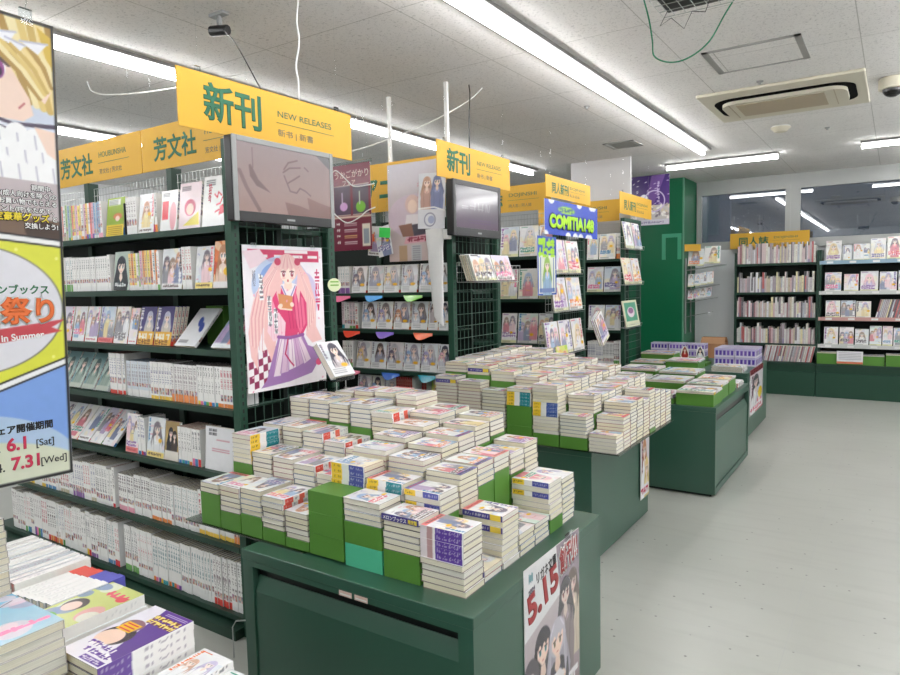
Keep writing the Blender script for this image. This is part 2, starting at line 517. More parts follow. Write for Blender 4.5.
def spine_art(seed, n, style):
    """x along the book's height (foot = 0), y across its thickness."""
    var = 0
    if style in ('comic', 'bright'):
        seed, var = divmod(seed, 8)
    r = random.Random(seed * 77 + 3)
    rv = random.Random(seed * 131 + var)
    cv = Cv(n, .12, (248, 247, 245), ny=6)
    x = cv.X
    c1 = cv.X[0]

    def band(a, b, c):
        cv.c[(x >= a) & (x <= b)] = c

    def marks(a, b, col, rows=(2, 4), fill=.6, k=.6):
        q = b
        while q > a:
            w = r.uniform(.012, .03)
            m = (c1 > q - w) & (c1 <= q)
            for j in range(rows[0], rows[1]):
                if r.random() < fill + .2:
                    cv.c[j][m] = np.asarray(col, float) * k + cv.c[j][m] * (1 - k)
            q -= w + r.uniform(.006, .02)
    if style == 'duo':          # two colour blocks with a white gap
        a, b = r.choice([((246, 206, 60), (44, 140, 150)), ((246, 206, 60), (84, 90, 170)), ((246, 206, 60), (70, 96, 170)), ((226, 206, 226), (240, 170, 60)), ((60, 150, 140), (90, 100, 170))])
        band(.02, .32, a)
        band(.54, .96, b)
        marks(.06, .28, (70, 60, 50), (2, 4), .5, .5)
        marks(.58, .92, (240, 240, 250), (2, 4), .5, .5)
    elif style == 'violet':
        band(.36, .96, (104, 74, 166))
        band(.0, .3, (236, 226, 230))
        band(.16, .28, (196, 160, 160))
        marks(.42, .92, (240, 234, 252), (2, 5), .5, .6)
    elif style == 'violetfoot':
        band(.0, .34, (104, 70, 160))
        marks(.05, .3, (236, 230, 246), (2, 4), .4, .5)
        marks(.45, .9, (110, 100, 124), (2, 4), .4, .5)
    elif style == 'sash':        # violet paper band with pale lettering marks
        band(.02, .98, (78, 70, 150))
        band(.70, .95, (246, 216, 80))
        marks(.08, .64, (248, 248, 250), (2, 4), .6, .7)
    elif style == 'red':
        band(.05, .3, (232, 84, 70))
        marks(.08, .27, (250, 236, 230), (2, 4), .5, .6)
        band(.5, .66, (238, 110, 90))
        marks(.36, .46, (90, 90, 120), (2, 4), .5, .6)
        marks(.72, .95, (90, 94, 140), (2, 4), .5, .5)
    elif style == 'plain':
        marks(.55, .9, (170, 170, 176), (2, 4), .4, .3)
    elif style == 'maroon':
        cv.c[:] = (146, 52, 50)
        marks(.4, .92, (236, 200, 180), (2, 4), .5, .5)
    elif style == 'zine':        # thin booklet: one colour all over, hardly any print
        cv.c[:] = r.choice([(232, 230, 228), (206, 200, 206), (226, 206, 206), (196, 186, 190), (238, 236, 226), (214, 202, 180), (180, 170, 178), (222, 190, 196), (150, 140, 146), (236, 236, 240), (200, 206, 214), (170, 120, 126), (240, 232, 190), (120, 116, 124), (206, 120, 120)])
        marks(.3, .9, r.choice([(110, 100, 110), (250, 250, 250), (150, 80, 90)]), (2, 4), .3, .35)
        if r.random() < .25:
            band(.0, r.uniform(.1, .4), r.choice([(226, 210, 214), (240, 240, 240), (170, 160, 190)]))
    else:                        # white comic spine: fine title marks, pale or coloured foot
        foot = r.choice([(226, 76, 66), (250, 210, 90), (240, 150, 90), (120, 176, 100), (110, 160, 206), (240, 170, 190)] + [(240, 240, 240)] * 9 + [(206, 196, 170), (150, 110, 176)])
        base = r.choice([(248, 247, 245)] * 18 + [(240, 232, 216), (234, 214, 220), (220, 228, 236)])
        if style == 'bright':
            base = rv.choice([(248, 247, 245)] * 3 + [(244, 208, 130), (238, 160, 104), (250, 228, 120), (232, 134, 130), (160, 186, 214), (178, 206, 150), (240, 190, 206)])
        cv.c[:] = base
        marks(r.uniform(.3, .45), r.uniform(.86, .95), r.choice([(80, 70, 76), (120, 100, 110), (190, 70, 86), (90, 90, 140), (110, 110, 116), (90, 130, 140)]), r.choice([(2, 4), (2, 5), (1, 4)]), r.uniform(.35, .7), r.uniform(.45, .75))
        rain = r.random()
        if rain < .3:            # every volume has a foot colour of its own
            foot = rv.choice([(226, 66, 76), (246, 206, 70), (240, 140, 70), (100, 170, 90), (80, 140, 200), (236, 130, 170), (130, 90, 170), (70, 170, 180)])
        band(0, r.choice([.1, .14, .2]), foot)
        if rain > .3:           # small picture near the foot
            a, h = r.uniform(.12, .3), r.uniform(.08, .16)
            for j in range(1, 5):
                for q in range(3):
                    m = (c1 > a + h * q / 3) & (c1 < a + h * (q + 1) / 3)
                    cv.c[j][m] = rv.choice([(206, 170, 150), (170, 150, 190), (226, 180, 180), (150, 120, 110), (180, 200, 206), (110, 90, 90), (230, 210, 180), (200, 110, 110)])
    return cv.c


def set_ink(me, cols):
    at = me.color_attributes.new('ink', 'FLOAT_COLOR', 'POINT')
    c = np.ones((len(me.vertices), 4), dtype=np.float32)
    c[:, :3] = lin(cols)
    at.data.foreach_set('color', c.ravel())


class Ink:
    """mesh with per-vertex ink colours."""

    def __init__(s):
        s.v, s.f, s.c = [], [], []
        s.n = 0

    def grid(s, o, du, dv, cols):
        ny, nx = cols.shape[:2]
        U, V = np.meshgrid(np.linspace(0, 1, nx), np.linspace(0, 1, ny))
        P = np.asarray(o, float) + U[..., None] * np.asarray(du, float) + V[..., None] * np.asarray(dv, float)
        s.v.append(P.reshape(-1, 3))
        s.c.append(cols.reshape(-1, 3))
        i = np.arange(nx * ny).reshape(ny, nx) + s.n
        s.f += np.stack([i[:-1, :-1], i[:-1, 1:], i[1:, 1:], i[1:, :-1]], -1).reshape(-1, 4).tolist()
        s.n += nx * ny

    def polys(s, pts, faces, col):
        s.v.append(np.asarray(pts, float))
        s.c.append(np.tile(np.asarray(col, float), (len(pts), 1)))
        s.f += [[i + s.n for i in f] for f in faces]
        s.n += len(pts)

    def mesh(s, name, m):
        me = bpy.data.meshes.new(name)
        me.from_pydata(np.concatenate(s.v).tolist(), [], s.f)
        me.materials.append(m)
        set_ink(me, np.concatenate(s.c))
        me.update()
        return me


BOXF = ((0, 3, 2, 1), (4, 5, 6, 7), (1, 2, 6, 5), (2, 3, 7, 6), (3, 0, 4, 7))


def sheet_mesh(name, w, h, cols, m=None, t=0.003, back=(245, 245, 245)):
    """printed board: front faces -Y, lower left corner at the origin."""
    k = Ink()
    k.grid((0, 0, 0), (w, 0, 0), (0, 0, h), cols)
    k.polys([(0, 0, 0), (w, 0, 0), (w, t, 0), (0, t, 0), (0, 0, h), (w, 0, h), (w, t, h), (0, t, h)], BOXF, back)
    return k.mesh(name, m or M_PRINT)


TEXTS = []


def text(parent, s, x, z, size, m, align='LEFT', bold=0.0, y=-0.0006, sx=1.0, width=None, rot=0.0, name='lettering', vertical=False, M=None):
    """queues lettering; finish_texts() turns it into meshes. bold thickens the strokes by that share of the size."""
    cu = bpy.data.curves.new(name, 'FONT')
    cu.body = '\n'.join(s) if vertical else s
    cu.size = size
    cu.align_x = 'CENTER' if vertical else align
    cu.bevel_depth = bold * size
    cu.bevel_resolution = 0
    if vertical:
        cu.space_line = 0.82
    t = bpy.data.objects.new('tmp_text', cu)
    COL.objects.link(t)
    TEXTS.append((t, parent, x, y, z, m, align, sx, width, rot, name, M))


def finish_texts():
    dg = bpy.context.evaluated_depsgraph_get()
    dg.update()
    got = []
    for t, *rest in TEXTS:
        got.append((bpy.data.meshes.new_from_object(t.evaluated_get(dg)), rest))
    for t, *rest in TEXTS:
        bpy.data.objects.remove(t)
    for me, (parent, x, y, z, m, align, sx, width, rot, name, M) in got:
        me.name = name
        n = len(me.vertices)
        co = np.empty(n * 3, dtype=np.float32)
        me.vertices.foreach_get('co', co)
        co = co.reshape(n, 3)
        if width:
            sx = width / max(1e-5, float(co[:, 0].max() - co[:, 0].min()))
        co[:, 0] *= sx
        co[:, 2] = (co[:, 2] - co[:, 2].min()) / max(1e-6, float(np.ptp(co[:, 2]))) * .0004 if np.ptp(co[:, 2]) > 1e-6 else 0
        me.vertices.foreach_set('co', co.ravel())
        me.materials.clear()
        me.materials.append(m)
        me.update()
        link(name, me, parent, M if M is not None else TR(x, y, z) @ RX(PI / 2) @ RZ(rot))


# ------------------------------------------------------------------ books
_bk = {}


def book_mesh(H, W, T, seed, spine='comic', res=0, style='novel', art=None, sp_seed=None, edge=None):
    """lying flat: height along X (centred), spine on the y = 0 side, front cover up. Returns cover mesh, page block mesh."""
    sp_seed = seed if sp_seed is None else sp_seed
    key = (H, W, round(T, 4), seed, spine, res, style, art, sp_seed)
    if key in _bk:
        return _bk[key]
    r = random.Random(seed)
    t = 0.0012
    k = Ink()
    if art is not None:
        cols = ARTS[art]
    elif res:
        cols = cover_art(seed, res, H / W, style)
    else:
        cols = np.tile(np.asarray(r.choice(PALE), float), (2, 2, 1))
    # picture up = +x, picture right = -y
    k.grid((-H / 2, W, T), (0, -W, 0), (H, 0, 0), cols)
    sp = spine_art(sp_seed, 48, spine)
    k.grid((-H / 2, 0, 0), (H, 0, 0), (0, 0, T), sp)
    pr = [(0, 0), (W, 0), (W, t), (t, t), (t, T - t), (W, T - t), (W, T), (0, T)]
    n = len(pr)
    P = [(-H / 2, y, z) for y, z in pr] + [(H / 2, y, z) for y, z in pr]
    k.polys([P[0], P[n], P[n + 1], P[1]], [(0, 1, 2, 3)], (242, 241, 240))
    F = [(i, i + n, (i + 1) % n + n, (i + 1) % n) for i in range(n) if i not in (0, 6, 7)]
    F += [tuple(range(n)), tuple(reversed(range(n, 2 * n)))]
    k.polys(P, F, edge or r.choice([(150, 140, 136), (120, 110, 110), (196, 190, 186), (96, 88, 94), (170, 120, 120), (120, 132, 150)]))  # edges darkened to paint in the thin shadow lines between books
    cm = k.mesh('book_cover', M_GLOSS)
    pk = ('page', H, W, round(T, 4))
    if pk not in _bk:
        g = 0.002
        b = MB()
        b.box(-H / 2 + g, H / 2 - g, t, W - g, t, T - t)
        _bk[pk] = b.mesh('page_block', [M_PAGE])
    _bk[key] = (cm, _bk[pk])
    return _bk[key]


def put_book(name, meshes, M, label, cat, group):
    o = link(name, meshes[0], None, M)
    link('page_block', meshes[1], o)
    return tag(o, label, cat, group)


def flat(xl, yf, z, H, W, rot):
    """matrix that lays a book down with its footprint's near left corner at (xl, yf); rot 0 spine near, 90 spine to the aisle side, 180 fore edge near, 270."""
    if rot == 0:
        return TR(xl + H / 2, yf, z)
    if rot == 180:
        return TR(xl + H / 2, yf + W, z) @ RZ(PI)
    if rot == 90:
        return TR(xl + W, yf + H / 2, z) @ RZ(PI / 2)
    return TR(xl, yf + H / 2, z) @ RZ(-PI / 2)


R_SPINE = Matrix(((0, 0, -1, 0), (0, 1, 0, 0), (1, 0, 0, 0), (0, 0, 0, 1)))      # upright, spine towards -Y, thickness towards -X
R_FACE = Matrix(((0, -1, 0, 0), (0, 0, -1, 0), (1, 0, 0, 0), (0, 0, 0, 1)))       # upright, front cover towards -Y


def face_out(xl, yf, z, H, W, T, lean=0.15, turn=0.0):
    """upright with its front cover to -Y, bottom front edge at (xl.., yf, z), top leaning back by lean."""
    return TR(xl + W / 2, yf, z + .0007 + T * math.sin(lean)) @ RZ(turn) @ RX(-lean) @ TR(W / 2, T, H / 2) @ R_FACE


ARTS = {}


# ================================================================== THE ROOM
def tile_mat(name, c, tile, seam, seam_c, rough, off=(0, 0), speck=None, wear=False):
    m = bpy.data.materials.new(name)
    m.use_nodes = True
    nt = m.node_tree
    L = nt.links.new
    b = nt.nodes['Principled BSDF']
    b.inputs['Roughness'].default_value = rough
    tc = nt.nodes.new('ShaderNodeTexCoord')
    mp = nt.nodes.new('ShaderNodeMapping')
    mp.inputs['Location'].default_value = (off[0], off[1], 0)
    L(tc.outputs['Object'], mp.inputs['Vector'])
    br = nt.nodes.new('ShaderNodeTexBrick')
    br.offset = 0
    br.inputs['Scale'].default_value = 1.0
    br.inputs['Brick Width'].default_value = tile
    br.inputs['Row Height'].default_value = tile
    br.inputs['Mortar Size'].default_value = seam
    br.inputs['Mortar Smooth'].default_value = 0.2
    l = rgba(c)
    br.inputs['Color1'].default_value = l
    br.inputs['Color2'].default_value = tuple(x * 0.975 for x in l[:3]) + (1,)
    br.inputs['Mortar'].default_value = rgba(seam_c)
    L(mp.outputs['Vector'], br.inputs['Vector'])
    out = br.outputs['Color']

    def mul(fac_out, lo, hi, p0, p1):
        nonlocal out
        cr = nt.nodes.new('ShaderNodeValToRGB')
        cr.color_ramp.elements[0].position = p0
        cr.color_ramp.elements[0].color = (lo, lo, lo, 1)
        cr.color_ramp.elements[1].position = p1
        cr.color_ramp.elements[1].color = (hi, hi, hi, 1)
        L(fac_out, cr.inputs['Fac'])
        mx = nt.nodes.new('ShaderNodeMix')
        mx.data_type = 'RGBA'
        mx.blend_type = 'MULTIPLY'
        mx.inputs['Factor'].default_value = 1
        L(out, mx.inputs['A'])
        L(cr.outputs['Color'], mx.inputs['B'])
        out = mx.outputs['Result']
    nz = nt.nodes.new('ShaderNodeTexNoise')
    nz.inputs['Scale'].default_value = 1.3
    nz.inputs['Detail'].default_value = 6
    L(tc.outputs['Object'], nz.inputs['Vector'])
    mul(nz.outputs['Fac'], .93, 1.0, .35, .65)
    if wear:
        sm = nt.nodes.new('ShaderNodeMapping')
        sm.inputs['Scale'].default_value = (1.0, 7.0, 1)
        sm.inputs['Rotation'].default_value = (0, 0, .25)
        L(tc.outputs['Object'], sm.inputs['Vector'])
        n2 = nt.nodes.new('ShaderNodeTexNoise')
        n2.inputs['Scale'].default_value = 2.2
        n2.inputs['Detail'].default_value = 8
        L(sm.outputs['Vector'], n2.inputs['Vector'])
        mul(n2.outputs['Fac'], .94, 1.0, .3, .5)
        n3 = nt.nodes.new('ShaderNodeTexVoronoi')
        n3.inputs['Scale'].default_value = 12
        n3.inputs['Randomness'].default_value = 1
        L(tc.outputs['Object'], n3.inputs['Vector'])
        mul(n3.outputs['Distance'], .4, 1.0, .05, .085)
    if speck:
        n4 = nt.nodes.new('ShaderNodeTexNoise')
        n4.inputs['Scale'].default_value = speck
        n4.inputs['Detail'].default_value = 3
        n4.inputs['Distortion'].default_value = 1.2
        L(tc.outputs['Object'], n4.inputs['Vector'])
        mul(n4.outputs['Fac'], .74, 1.0, .34, .44)
        bp = nt.nodes.new('ShaderNodeBump')
        bp.inputs['Strength'].default_value = .25
        bp.inputs['Distance'].default_value = .004
        L(n4.outputs['Fac'], bp.inputs['Height'])
        L(bp.outputs['Normal'], b.inputs['Normal'])
    L(out, b.inputs['Base Color'])
    return m


XL, XR, YN, YB, ZC = -8.2, 2.6, -3.0, 9.78, 2.8
M_FLOOR = tile_mat('vinyl_floor', (186, 188, 181), 0.92, 0.002, (182, 184, 180), 0.3, (0.335, 0.795), wear=True)
M_CEIL = tile_mat('acoustic_ceiling', (240, 238, 236), 0.91, 0.003, (196, 194, 190), 0.9, (0.2, 0.1), speck=70)
M_WALL = mat('white_wall', (234, 236, 238), 0.7, var=0.03, scale=2)
M_COLG = mat('green_wall_panel', (0, 104, 66), 0.42, 0, 0.45, 0.04, 2)
M_WFRAME = mat('aluminium_window_frame', (176, 178, 176), 0.45, 0.3, 0.5, 0.05, 5)


def slab(name, x0, x1, y0, y1, z0, z1, m, bevel=0):
    b = MB()
    b.box(x0, x1, y0, y1, z0, z1)
    return struct(b.build(name, m, bevel=bevel))


slab('floor', XL - .1, XR + .1, YN - .1, YB + .1, -.1, 0, M_FLOOR)
slab('ceiling', XL - .1, XR + .1, YN - .1, YB + .1, ZC, ZC + .1, M_CEIL)
slab('wall_left', XL - .1, XL, YN, YB, 0, ZC, M_WALL)
slab('wall_right', XR, XR + .1, YN, YB, 0, ZC, M_WALL)
slab('wall_front', XL - .1, XR + .1, YN - .1, YN, 0, ZC, M_WALL)
WX = -2.335          # windows start here
b = MB()             # back wall: full height to the left of the windows, low under them
b.box(XL - .1, WX, YB, YB + .12, 0, ZC)
b.box(WX, XR + .1, YB, YB + .12, 0, 1.90)
b.box(WX, XR + .1, YB, YB + .12, 2.70, ZC)
struct(b.build('wall_back', M_WALL))
slab('wall_outside', WX - .8, XR + 2.5, YB + 1.3, YB + 1.4, 0, 3.6, mat('outside_dusk_wall', (190, 192, 194), .8, var=.08, scale=1.2))
slab('trim_5', -1.166, -1.109, YB - .04, YB + .06, 1.92, 2.66, M_WFRAME)
slab('trim_3', WX, XR, YB - .035, YB, 2.66, ZC, M_WFRAME)
slab('trim_4', WX, XR, YB - .05, YB, 1.86, 1.92, M_WFRAME)


def window(n, x0, x1):
    b = MB()
    z0, z1, w = 1.92, 2.66, .06
    b.box(x0, x0 + w, YB - .05, YB + .04, z0, z1)
    b.box(x1 - w, x1, YB - .05, YB + .04, z0, z1)
    b.box(x0 + w, x1 - w, YB - .05, YB + .04, z1 - .05, z1)
    b.box(x0 + w, x1 - w, YB - .05, YB + .04, z0, z0 + .05)
    o = struct(b.build('window_%d' % n, M_WFRAME))
    p = MB()
    p.box(x0 + w, x1 - w, YB - .004, YB + .004, z0 + .05, z1 - .05)
    p.build('pane', M_GLASS, o)


window(1, WX + .005, -1.165)
window(2, -1.11, .5)
window(3, .54, 2.2)

# green column with a tape outline, and the blank partition board hung beyond the racks
COLX0, COLX1, COLY = -3.1, -2.345, 9.1
slab('column_green', COLX0, COLX1, COLY, YB, 0, ZC, M_COLG)
slab('trim_1', COLX1 - .012, COLX1 + .006, COLY - .006, COLY + .02, 0, ZC, mat('pale_green_edge', (96, 150, 124), .4, var=.03))
slab('partition_board', -3.08, -2.40, 7.15, 7.19, 1.95, ZC, mat('partition_white', (206, 205, 206), .6, var=.02))
b = MB()
for z0, z1, y0, y1 in ((1.74, 2.05, 0, .05),):
    b.box(-2.625, -2.575, COLY - .006, COLY, 1.74, 2.08)
    b.box(-2.42, -2.37, COLY - .006, COLY, 1.74, 2.08)
    b.box(-2.575, -2.42, COLY - .006, COLY, 2.03, 2.08)
tag(b.build('clear_holder', mat('frosted_film', (70, 160, 124), .3, 0, .5, .05)), 'clear three-sided plastic holder stuck on the green column', 'holder')

# ------------------------------------------------------------------ ceiling lights
M_HOUS = mat('lamp_housing', (122, 122, 120), .5, var=.02)


def emit_mat():
    m = bpy.data.materials.new('lit_tube')
    m.use_nodes = True
    b = m.node_tree.nodes['Principled BSDF']
    b.inputs['Base Color'].default_value = (.9, .9, .9, 1)
    b.inputs['Emission Color'].default_value = (.985, .98, .98, 1)
    b.inputs['Emission Strength'].default_value = TUBE_STRENGTH
    return m


M_TUBE = emit_mat()
_bt = {}


def batten(x, y, along, Ln, label, group):
    """surface batten: flat housing against the ceiling with one lit diffuser under it."""
    k = round(Ln, 3)
    if k not in _bt:
        h = MB()
        h.box(-Ln / 2, Ln / 2, -.08, .08, -.020, 0)
        d = MB()
        pr = [(-.014, -.030), (-.0175, -.046), (-.014, -.060), (.014, -.060), (.0175, -.046), (.014, -.030)]
        for i in range(len(pr)):
            (a, z0), (c, z1) = pr[i], pr[(i + 1) % len(pr)]
            d.poly([(-Ln / 2 + .006, a, z0), (-Ln / 2 + .006, c, z1), (Ln / 2 - .006, c, z1), (Ln / 2 - .006, a, z0)])
        d.poly([(-Ln / 2 + .006, a, z) for a, z in pr])
        d.poly([(Ln / 2 - .006, a, z) for a, z in reversed(pr)])
        _bt[k] = (h.mesh('housing', [M_HOUS]), d.mesh('tube', [M_TUBE]))
    e = empty('fluorescent_batten', (x, y, ZC), PI / 2 if along == 'Y' else 0)
    link('housing', _bt[k][0], e)
    link('tube', _bt[k][1], e)
    tag(e, label, 'ceiling light', group)


S = 1.26
for rx, y1, what in ((-1.68, 7.26, 'book table row'), (-3.62, 7.26, 'near aisle row'), (-5.55, 7.26, 'far aisle row')):
    for i in range(8):
        batten(rx, y1 - S * (i + .5), 'Y', S, 'white fluorescent batten, %s from the window end of the %s' % (ordn(i + 1), what), what + ' of ceiling lights')
for x, y, lab in ((-1.67, 8.0, 'white fluorescent batten crosswise in front of the green column'),
                  (.26, 7.95, 'white fluorescent batten crosswise beyond the dome camera'), (1.46, 7.95, 'white fluorescent batten crosswise by the side wall'),
                  (.74, 9.0, 'added unseen fluorescent batten crosswise close to the windows'), (1.50, 9.25, 'added unseen fluorescent batten crosswise in the corner by windows and side wall')):  # last two are added out of view to brighten the back bookcases
    batten(x, y, 'X', 1.18, lab, 'crosswise lights')
for rx, ye, n, what in ((.32, 7.0, 7, 'walkway row'), (2.3, 9.6, 9, 'added unseen side wall row')):  # side wall row is added out of view to light the table sides
    for i in range(n):
        batten(rx, ye - S * (i + .5), 'Y', S, 'white fluorescent batten, %s from the window end of the %s' % (ordn(i + 1), what), what + ' of ceiling lights')

# ------------------------------------------------------------------ air conditioner, hatches, camera, detectors, cables
M_AC = mat('ivory_plastic', (216, 210, 192), .5, var=.03)
M_ACG = mat('ivory_grille', (186, 172, 148), .6, var=.06, scale=60)
e = empty('ceiling_air_conditioner', (-.72, 5.585, ZC))
tag(e, 'ivory ceiling cassette air conditioner with a dark oval slot', 'air conditioner')
b = MB()
b.box(-.52, .52, -.475, .475, -.022, 0)
b.build('panel', M_AC, e, bevel=.008)


def oval(w, h, r, z, n=8):
    pts = []
    for cx, cy, a0 in ((w - r, h - r, 0), (-w + r, h - r, 90), (-w + r, -h + r, 180), (w - r, -h + r, 270)):
        for i in range(n + 1):
            a = math.radians(a0 + 90 * i / n)
            pts.append((cx + r * math.cos(a), cy + r * math.sin(a), z))
    return pts


def plate(pts, dz):
    b = MB()
    n = len(pts)
    top = [(x, y, z + dz) for x, y, z in pts]
    b.v = list(pts) + top
    b.f = [tuple(reversed(range(n))), tuple(range(n, 2 * n))] + [(i, (i + 1) % n, n + (i + 1) % n, n + i) for i in range(n)]
    b.m = [0] * len(b.f)
    return b


plate(oval(.455, .31, .16, -.026), .004).build('air_slot', mat('dark_slot', (6, 6, 6), .9, 0, .05), e)
ic = plate(oval(.405, .245, .12, -.05), .024).build('intake_cover', M_AC, e)
b = MB()
b.box(-.30, .27, -.19, .19, -.054, -.05)
b.build('grille', M_ACG, ic)
b = MB()
for sx in (-.345, .33):
    b.box(sx - .003, sx + .003, -.235, .235, -.052, -.05)
b.build('seam', M_ACG, ic)


def hatch(x0, x1, y0, y1, label, m_in):
    e = empty('access_hatch', ((x0 + x1) / 2, (y0 + y1) / 2, ZC))
    tag(e, label, 'ceiling hatch')
    w, h = (x1 - x0) / 2, (y1 - y0) / 2
    b = MB()
    f = .035
    b.box(-w, w, -h, -h + f * .5, -.008, 0)
    b.box(-w, w, h - f * .5, h, -.008, 0)
    b.box(-w, -w + f, -h, h, -.008, 0)
    b.box(w - f, w, -h, h, -.008, 0)
    b.build('frame', mat('hatch_frame', (168, 168, 166), .4, .4, var=.04), e)
    b = MB()
    b.box(-w + f, w - f, -h + f * .5, h - f * .5, -.004, -.001)
    b.build('panel', m_in, e)


hatch(-.985, -.465, 4.18, 4.66, 'flush aluminium framed access hatch beside the air conditioner', M_CEIL)
hatch(-2.40, -2.10, 6.33, 6.64, 'small grey vent hatch above the partition board', mat('grey_mesh', (150, 150, 146), .6, var=.1, scale=80))

e = empty('dome_camera', (-.055, 5.50, ZC))
tag(e, 'white dome security camera with a dark bubble under the ceiling', 'camera')
b = MB()
b.cyl((0, 0), .085, .085, -.075, 0)
b.build('housing', M_AC, e, bevel=.008)
b = MB()
for i in range(5):
    a0, a1 = PI / 2 * i / 5, PI / 2 * (i + 1) / 5
    b.cyl((0, 0), .06 * math.cos(a1) + .001, .06 * math.cos(a0), -.075 - .05 * math.sin(a1), -.075 - .05 * math.sin(a0))
b.build('bubble', M_BLACK, e)
e = empty('smoke_detector', (-.88, 6.61, ZC))
tag(e, 'small white smoke detector near the air conditioner', 'smoke detector')
b = MB()
b.cyl((0, 0), .05, .085, -.05, -.012)
b.build('body', M_AC, e, bevel=.004)
b = MB()
b.cyl((0, 0), .07, .07, -.012, 0)
b.build('base', M_WHITE, e)
for x, y, lab in ((-.80, 5.02, 'tiny grey sprinkler rosette between hatch and air conditioner'), (-1.98, 4.9, 'tiny grey sprinkler rosette on the ceiling above the racks'), (-.55, 6.95, 'tiny grey sprinkler rosette beyond the smoke detector')):
    b = MB()
    b.cyl((0, 0), .018, .024, -.008, 0)
    b.cyl((0, 0), .008, .010, -.02, -.008)
    tag(b.build('sprinkler_rosette', M_GREYP, None, M=TR(x, y, ZC)), lab, 'sprinkler')

# wire tray of dark boxes under the ceiling with a green cable
e = empty('hanging_wire_basket', (-.62, 2.49, 2.455))
tag(e, 'small hanging wire basket holding dark equipment under the ceiling', 'basket')
b = MB()
for i in range(7):
    b.tube([(-.12 + .04 * i, -.09, 0), (-.12 + .04 * i, .09, 0)], .0015, 4)
for j in range(4):
    b.tube([(-.12, -.09 + .06 * j, 0), (.12, -.09 + .06 * j, 0)], .0015, 4)
for z in (.03, .06):
    b.tube([(-.12, -.09, z), (.12, -.09, z), (.12, .09, z), (-.12, .09, z), (-.12, -.09, z)], .0015, 4)
b.build('wire_frame', M_WIRE, e)
b = MB()
for sx in (-.11, .11):
    for sy in (-.08, .08):
        b.tube([(sx, sy, .06), (sx, sy, .345)], .0015, 4)
b.build('hanger_wire', M_WIRE, e)
b = MB()
b.box(-.1, .1, -.07, .07, .004, .05)
tag(b.build('equipment_box', M_BLACK, None, bevel=.004, M=TR(-.62, 2.49, 2.455)), 'black equipment box lying in the hanging wire basket', 'device')
NETC = [(-.83, 2.46, 2.56), (-.815, 2.5, 2.47), (-.82, 2.56, 2.41), (-.83, 2.62, 2.37), (-.79, 2.68, 2.355), (-.73, 2.72, 2.37), (-.66, 2.74, 2.42), (-.6, 2.72, 2.5), (-.5, 2.66, 2.62), (-.42, 2.6, 2.8)]
b = MB()
b.tube([(-.7, 2.5, 2.4535), (-.74, 2.53, 2.41), (-.7, 2.53, 2.43), (-.66, 2.55, 2.39), (-.63, 2.54, 2.44), (-.58, 2.52, 2.42), (-.56, 2.5, 2.4535)], .0014, 4)
tag(b.build('loose_wire', M_BLACK, None), 'tangled thin black wire hanging from the wire basket', 'cable')


def cable(name, pts, r, m, label):
    # smooth catmull-rom through pts
    P = [Vector(p) for p in pts]
    P = [P[0] * 2 - P[1]] + P + [P[-1] * 2 - P[-2]]
    out = []
    for i in range(1, len(P) - 2):
        for k in range(6):
            t = k / 6
            a, bb, c, d = P[i - 1], P[i], P[i + 1], P[i + 2]
            out.append(.5 * ((2 * bb) + (c - a) * t + (2 * a - 5 * bb + 4 * c - d) * t * t + (3 * bb - a - 3 * c + d) * t ** 3))
    out.append(P[-2])
    b = MB()
    b.tube(out, r, 5, cap=True)
    tag(b.build(name, m, None), label, 'cable')


cable('network_cable', [(x + .04, y + .01, z - (.03 if z < 2.75 else 0)) for x, y, z in NETC], .003, mat('green_cable', (10, 120, 84), .4, var=.03), 'thin green cable looping below the hanging wire basket')
cable('white_cable', [(-2.30, 2.27, 2.80), (-2.305, 2.26, 2.7), (-2.285, 2.25, 2.6), (-2.30, 2.24, 2.5), (-2.28, 2.23, 2.42), (-2.27, 2.22, 2.335)], .004, M_WHITE, 'white cable dropping from the ceiling to the nearest yellow endcap sign')
cable('white_cable', [(-3.05, 3.3, 2.34), (-2.9, 3.5, 2.42), (-2.6, 3.7, 2.55), (-2.42, 3.9, 2.7), (-2.36, 4.0, 2.8)], .004, M_WHITE, 'white cable sagging between the maroon poster and the ceiling')
cable('white_cable', [(-3.19, 3.345, 2.20), (-3.15, 3.335, 2.22), (-3.095, 3.335, 2.25), (-3.01, 3.335, 2.185), (-2.945, 3.335, 2.135), (-2.84, 3.335, 2.13), (-2.79, 3.36, 2.14)], .004, M_WHITE, 'white cable curling across the upper half of the maroon poster')
cable('white_cable', [(-3.19, 3.345, 2.05), (-3.16, 3.335, 2.01), (-3.095, 3.335, 1.95), (-3.01, 3.335, 1.905), (-2.91, 3.335, 1.93), (-2.84, 3.335, 1.968), (-2.79, 3.36, 1.99)], .004, M_WHITE, 'white cable curling across the lower half of the maroon poster')
cable('black_cable', [(-2.39, 3.88, 2.8), (-2.385, 3.88, 2.72), (-2.39, 3.87, 2.5), (-2.38, 3.86, 2.33)], .004, M_BLACK, 'black cable dropping to the second yellow endcap sign')
cable('white_cable', [(-4.25, 2.35, 2.8), (-4.2, 2.36, 2.73), (-4.0, 2.4, 2.69), (-3.6, 2.5, 2.68), (-3.0, 2.6, 2.69)], .004, M_WHITE, 'white cable trailing from a ceiling socket above the aisle signs')
cable('black_cable', [(-2.72, 2.16, 2.735), (-2.65, 2.14, 2.69), (-2.58, 2.14, 2.62), (-2.50, 2.18, 2.45), (-2.44, 2.2, 2.33)], .0025, M_BLACK, 'thin black wire running from the ceiling spotlight to the nearest sign')
e = empty('ceiling_spotlight', (-2.72, 2.16, ZC))
tag(e, 'small black spotlight on a ceiling bracket above the nearest sign', 'spotlight')
b = MB()
b.box(-.05, .05, -.02, .02, -.014, 0)
b.box(-.008, .008, -.008, .008, -.06, -.014)
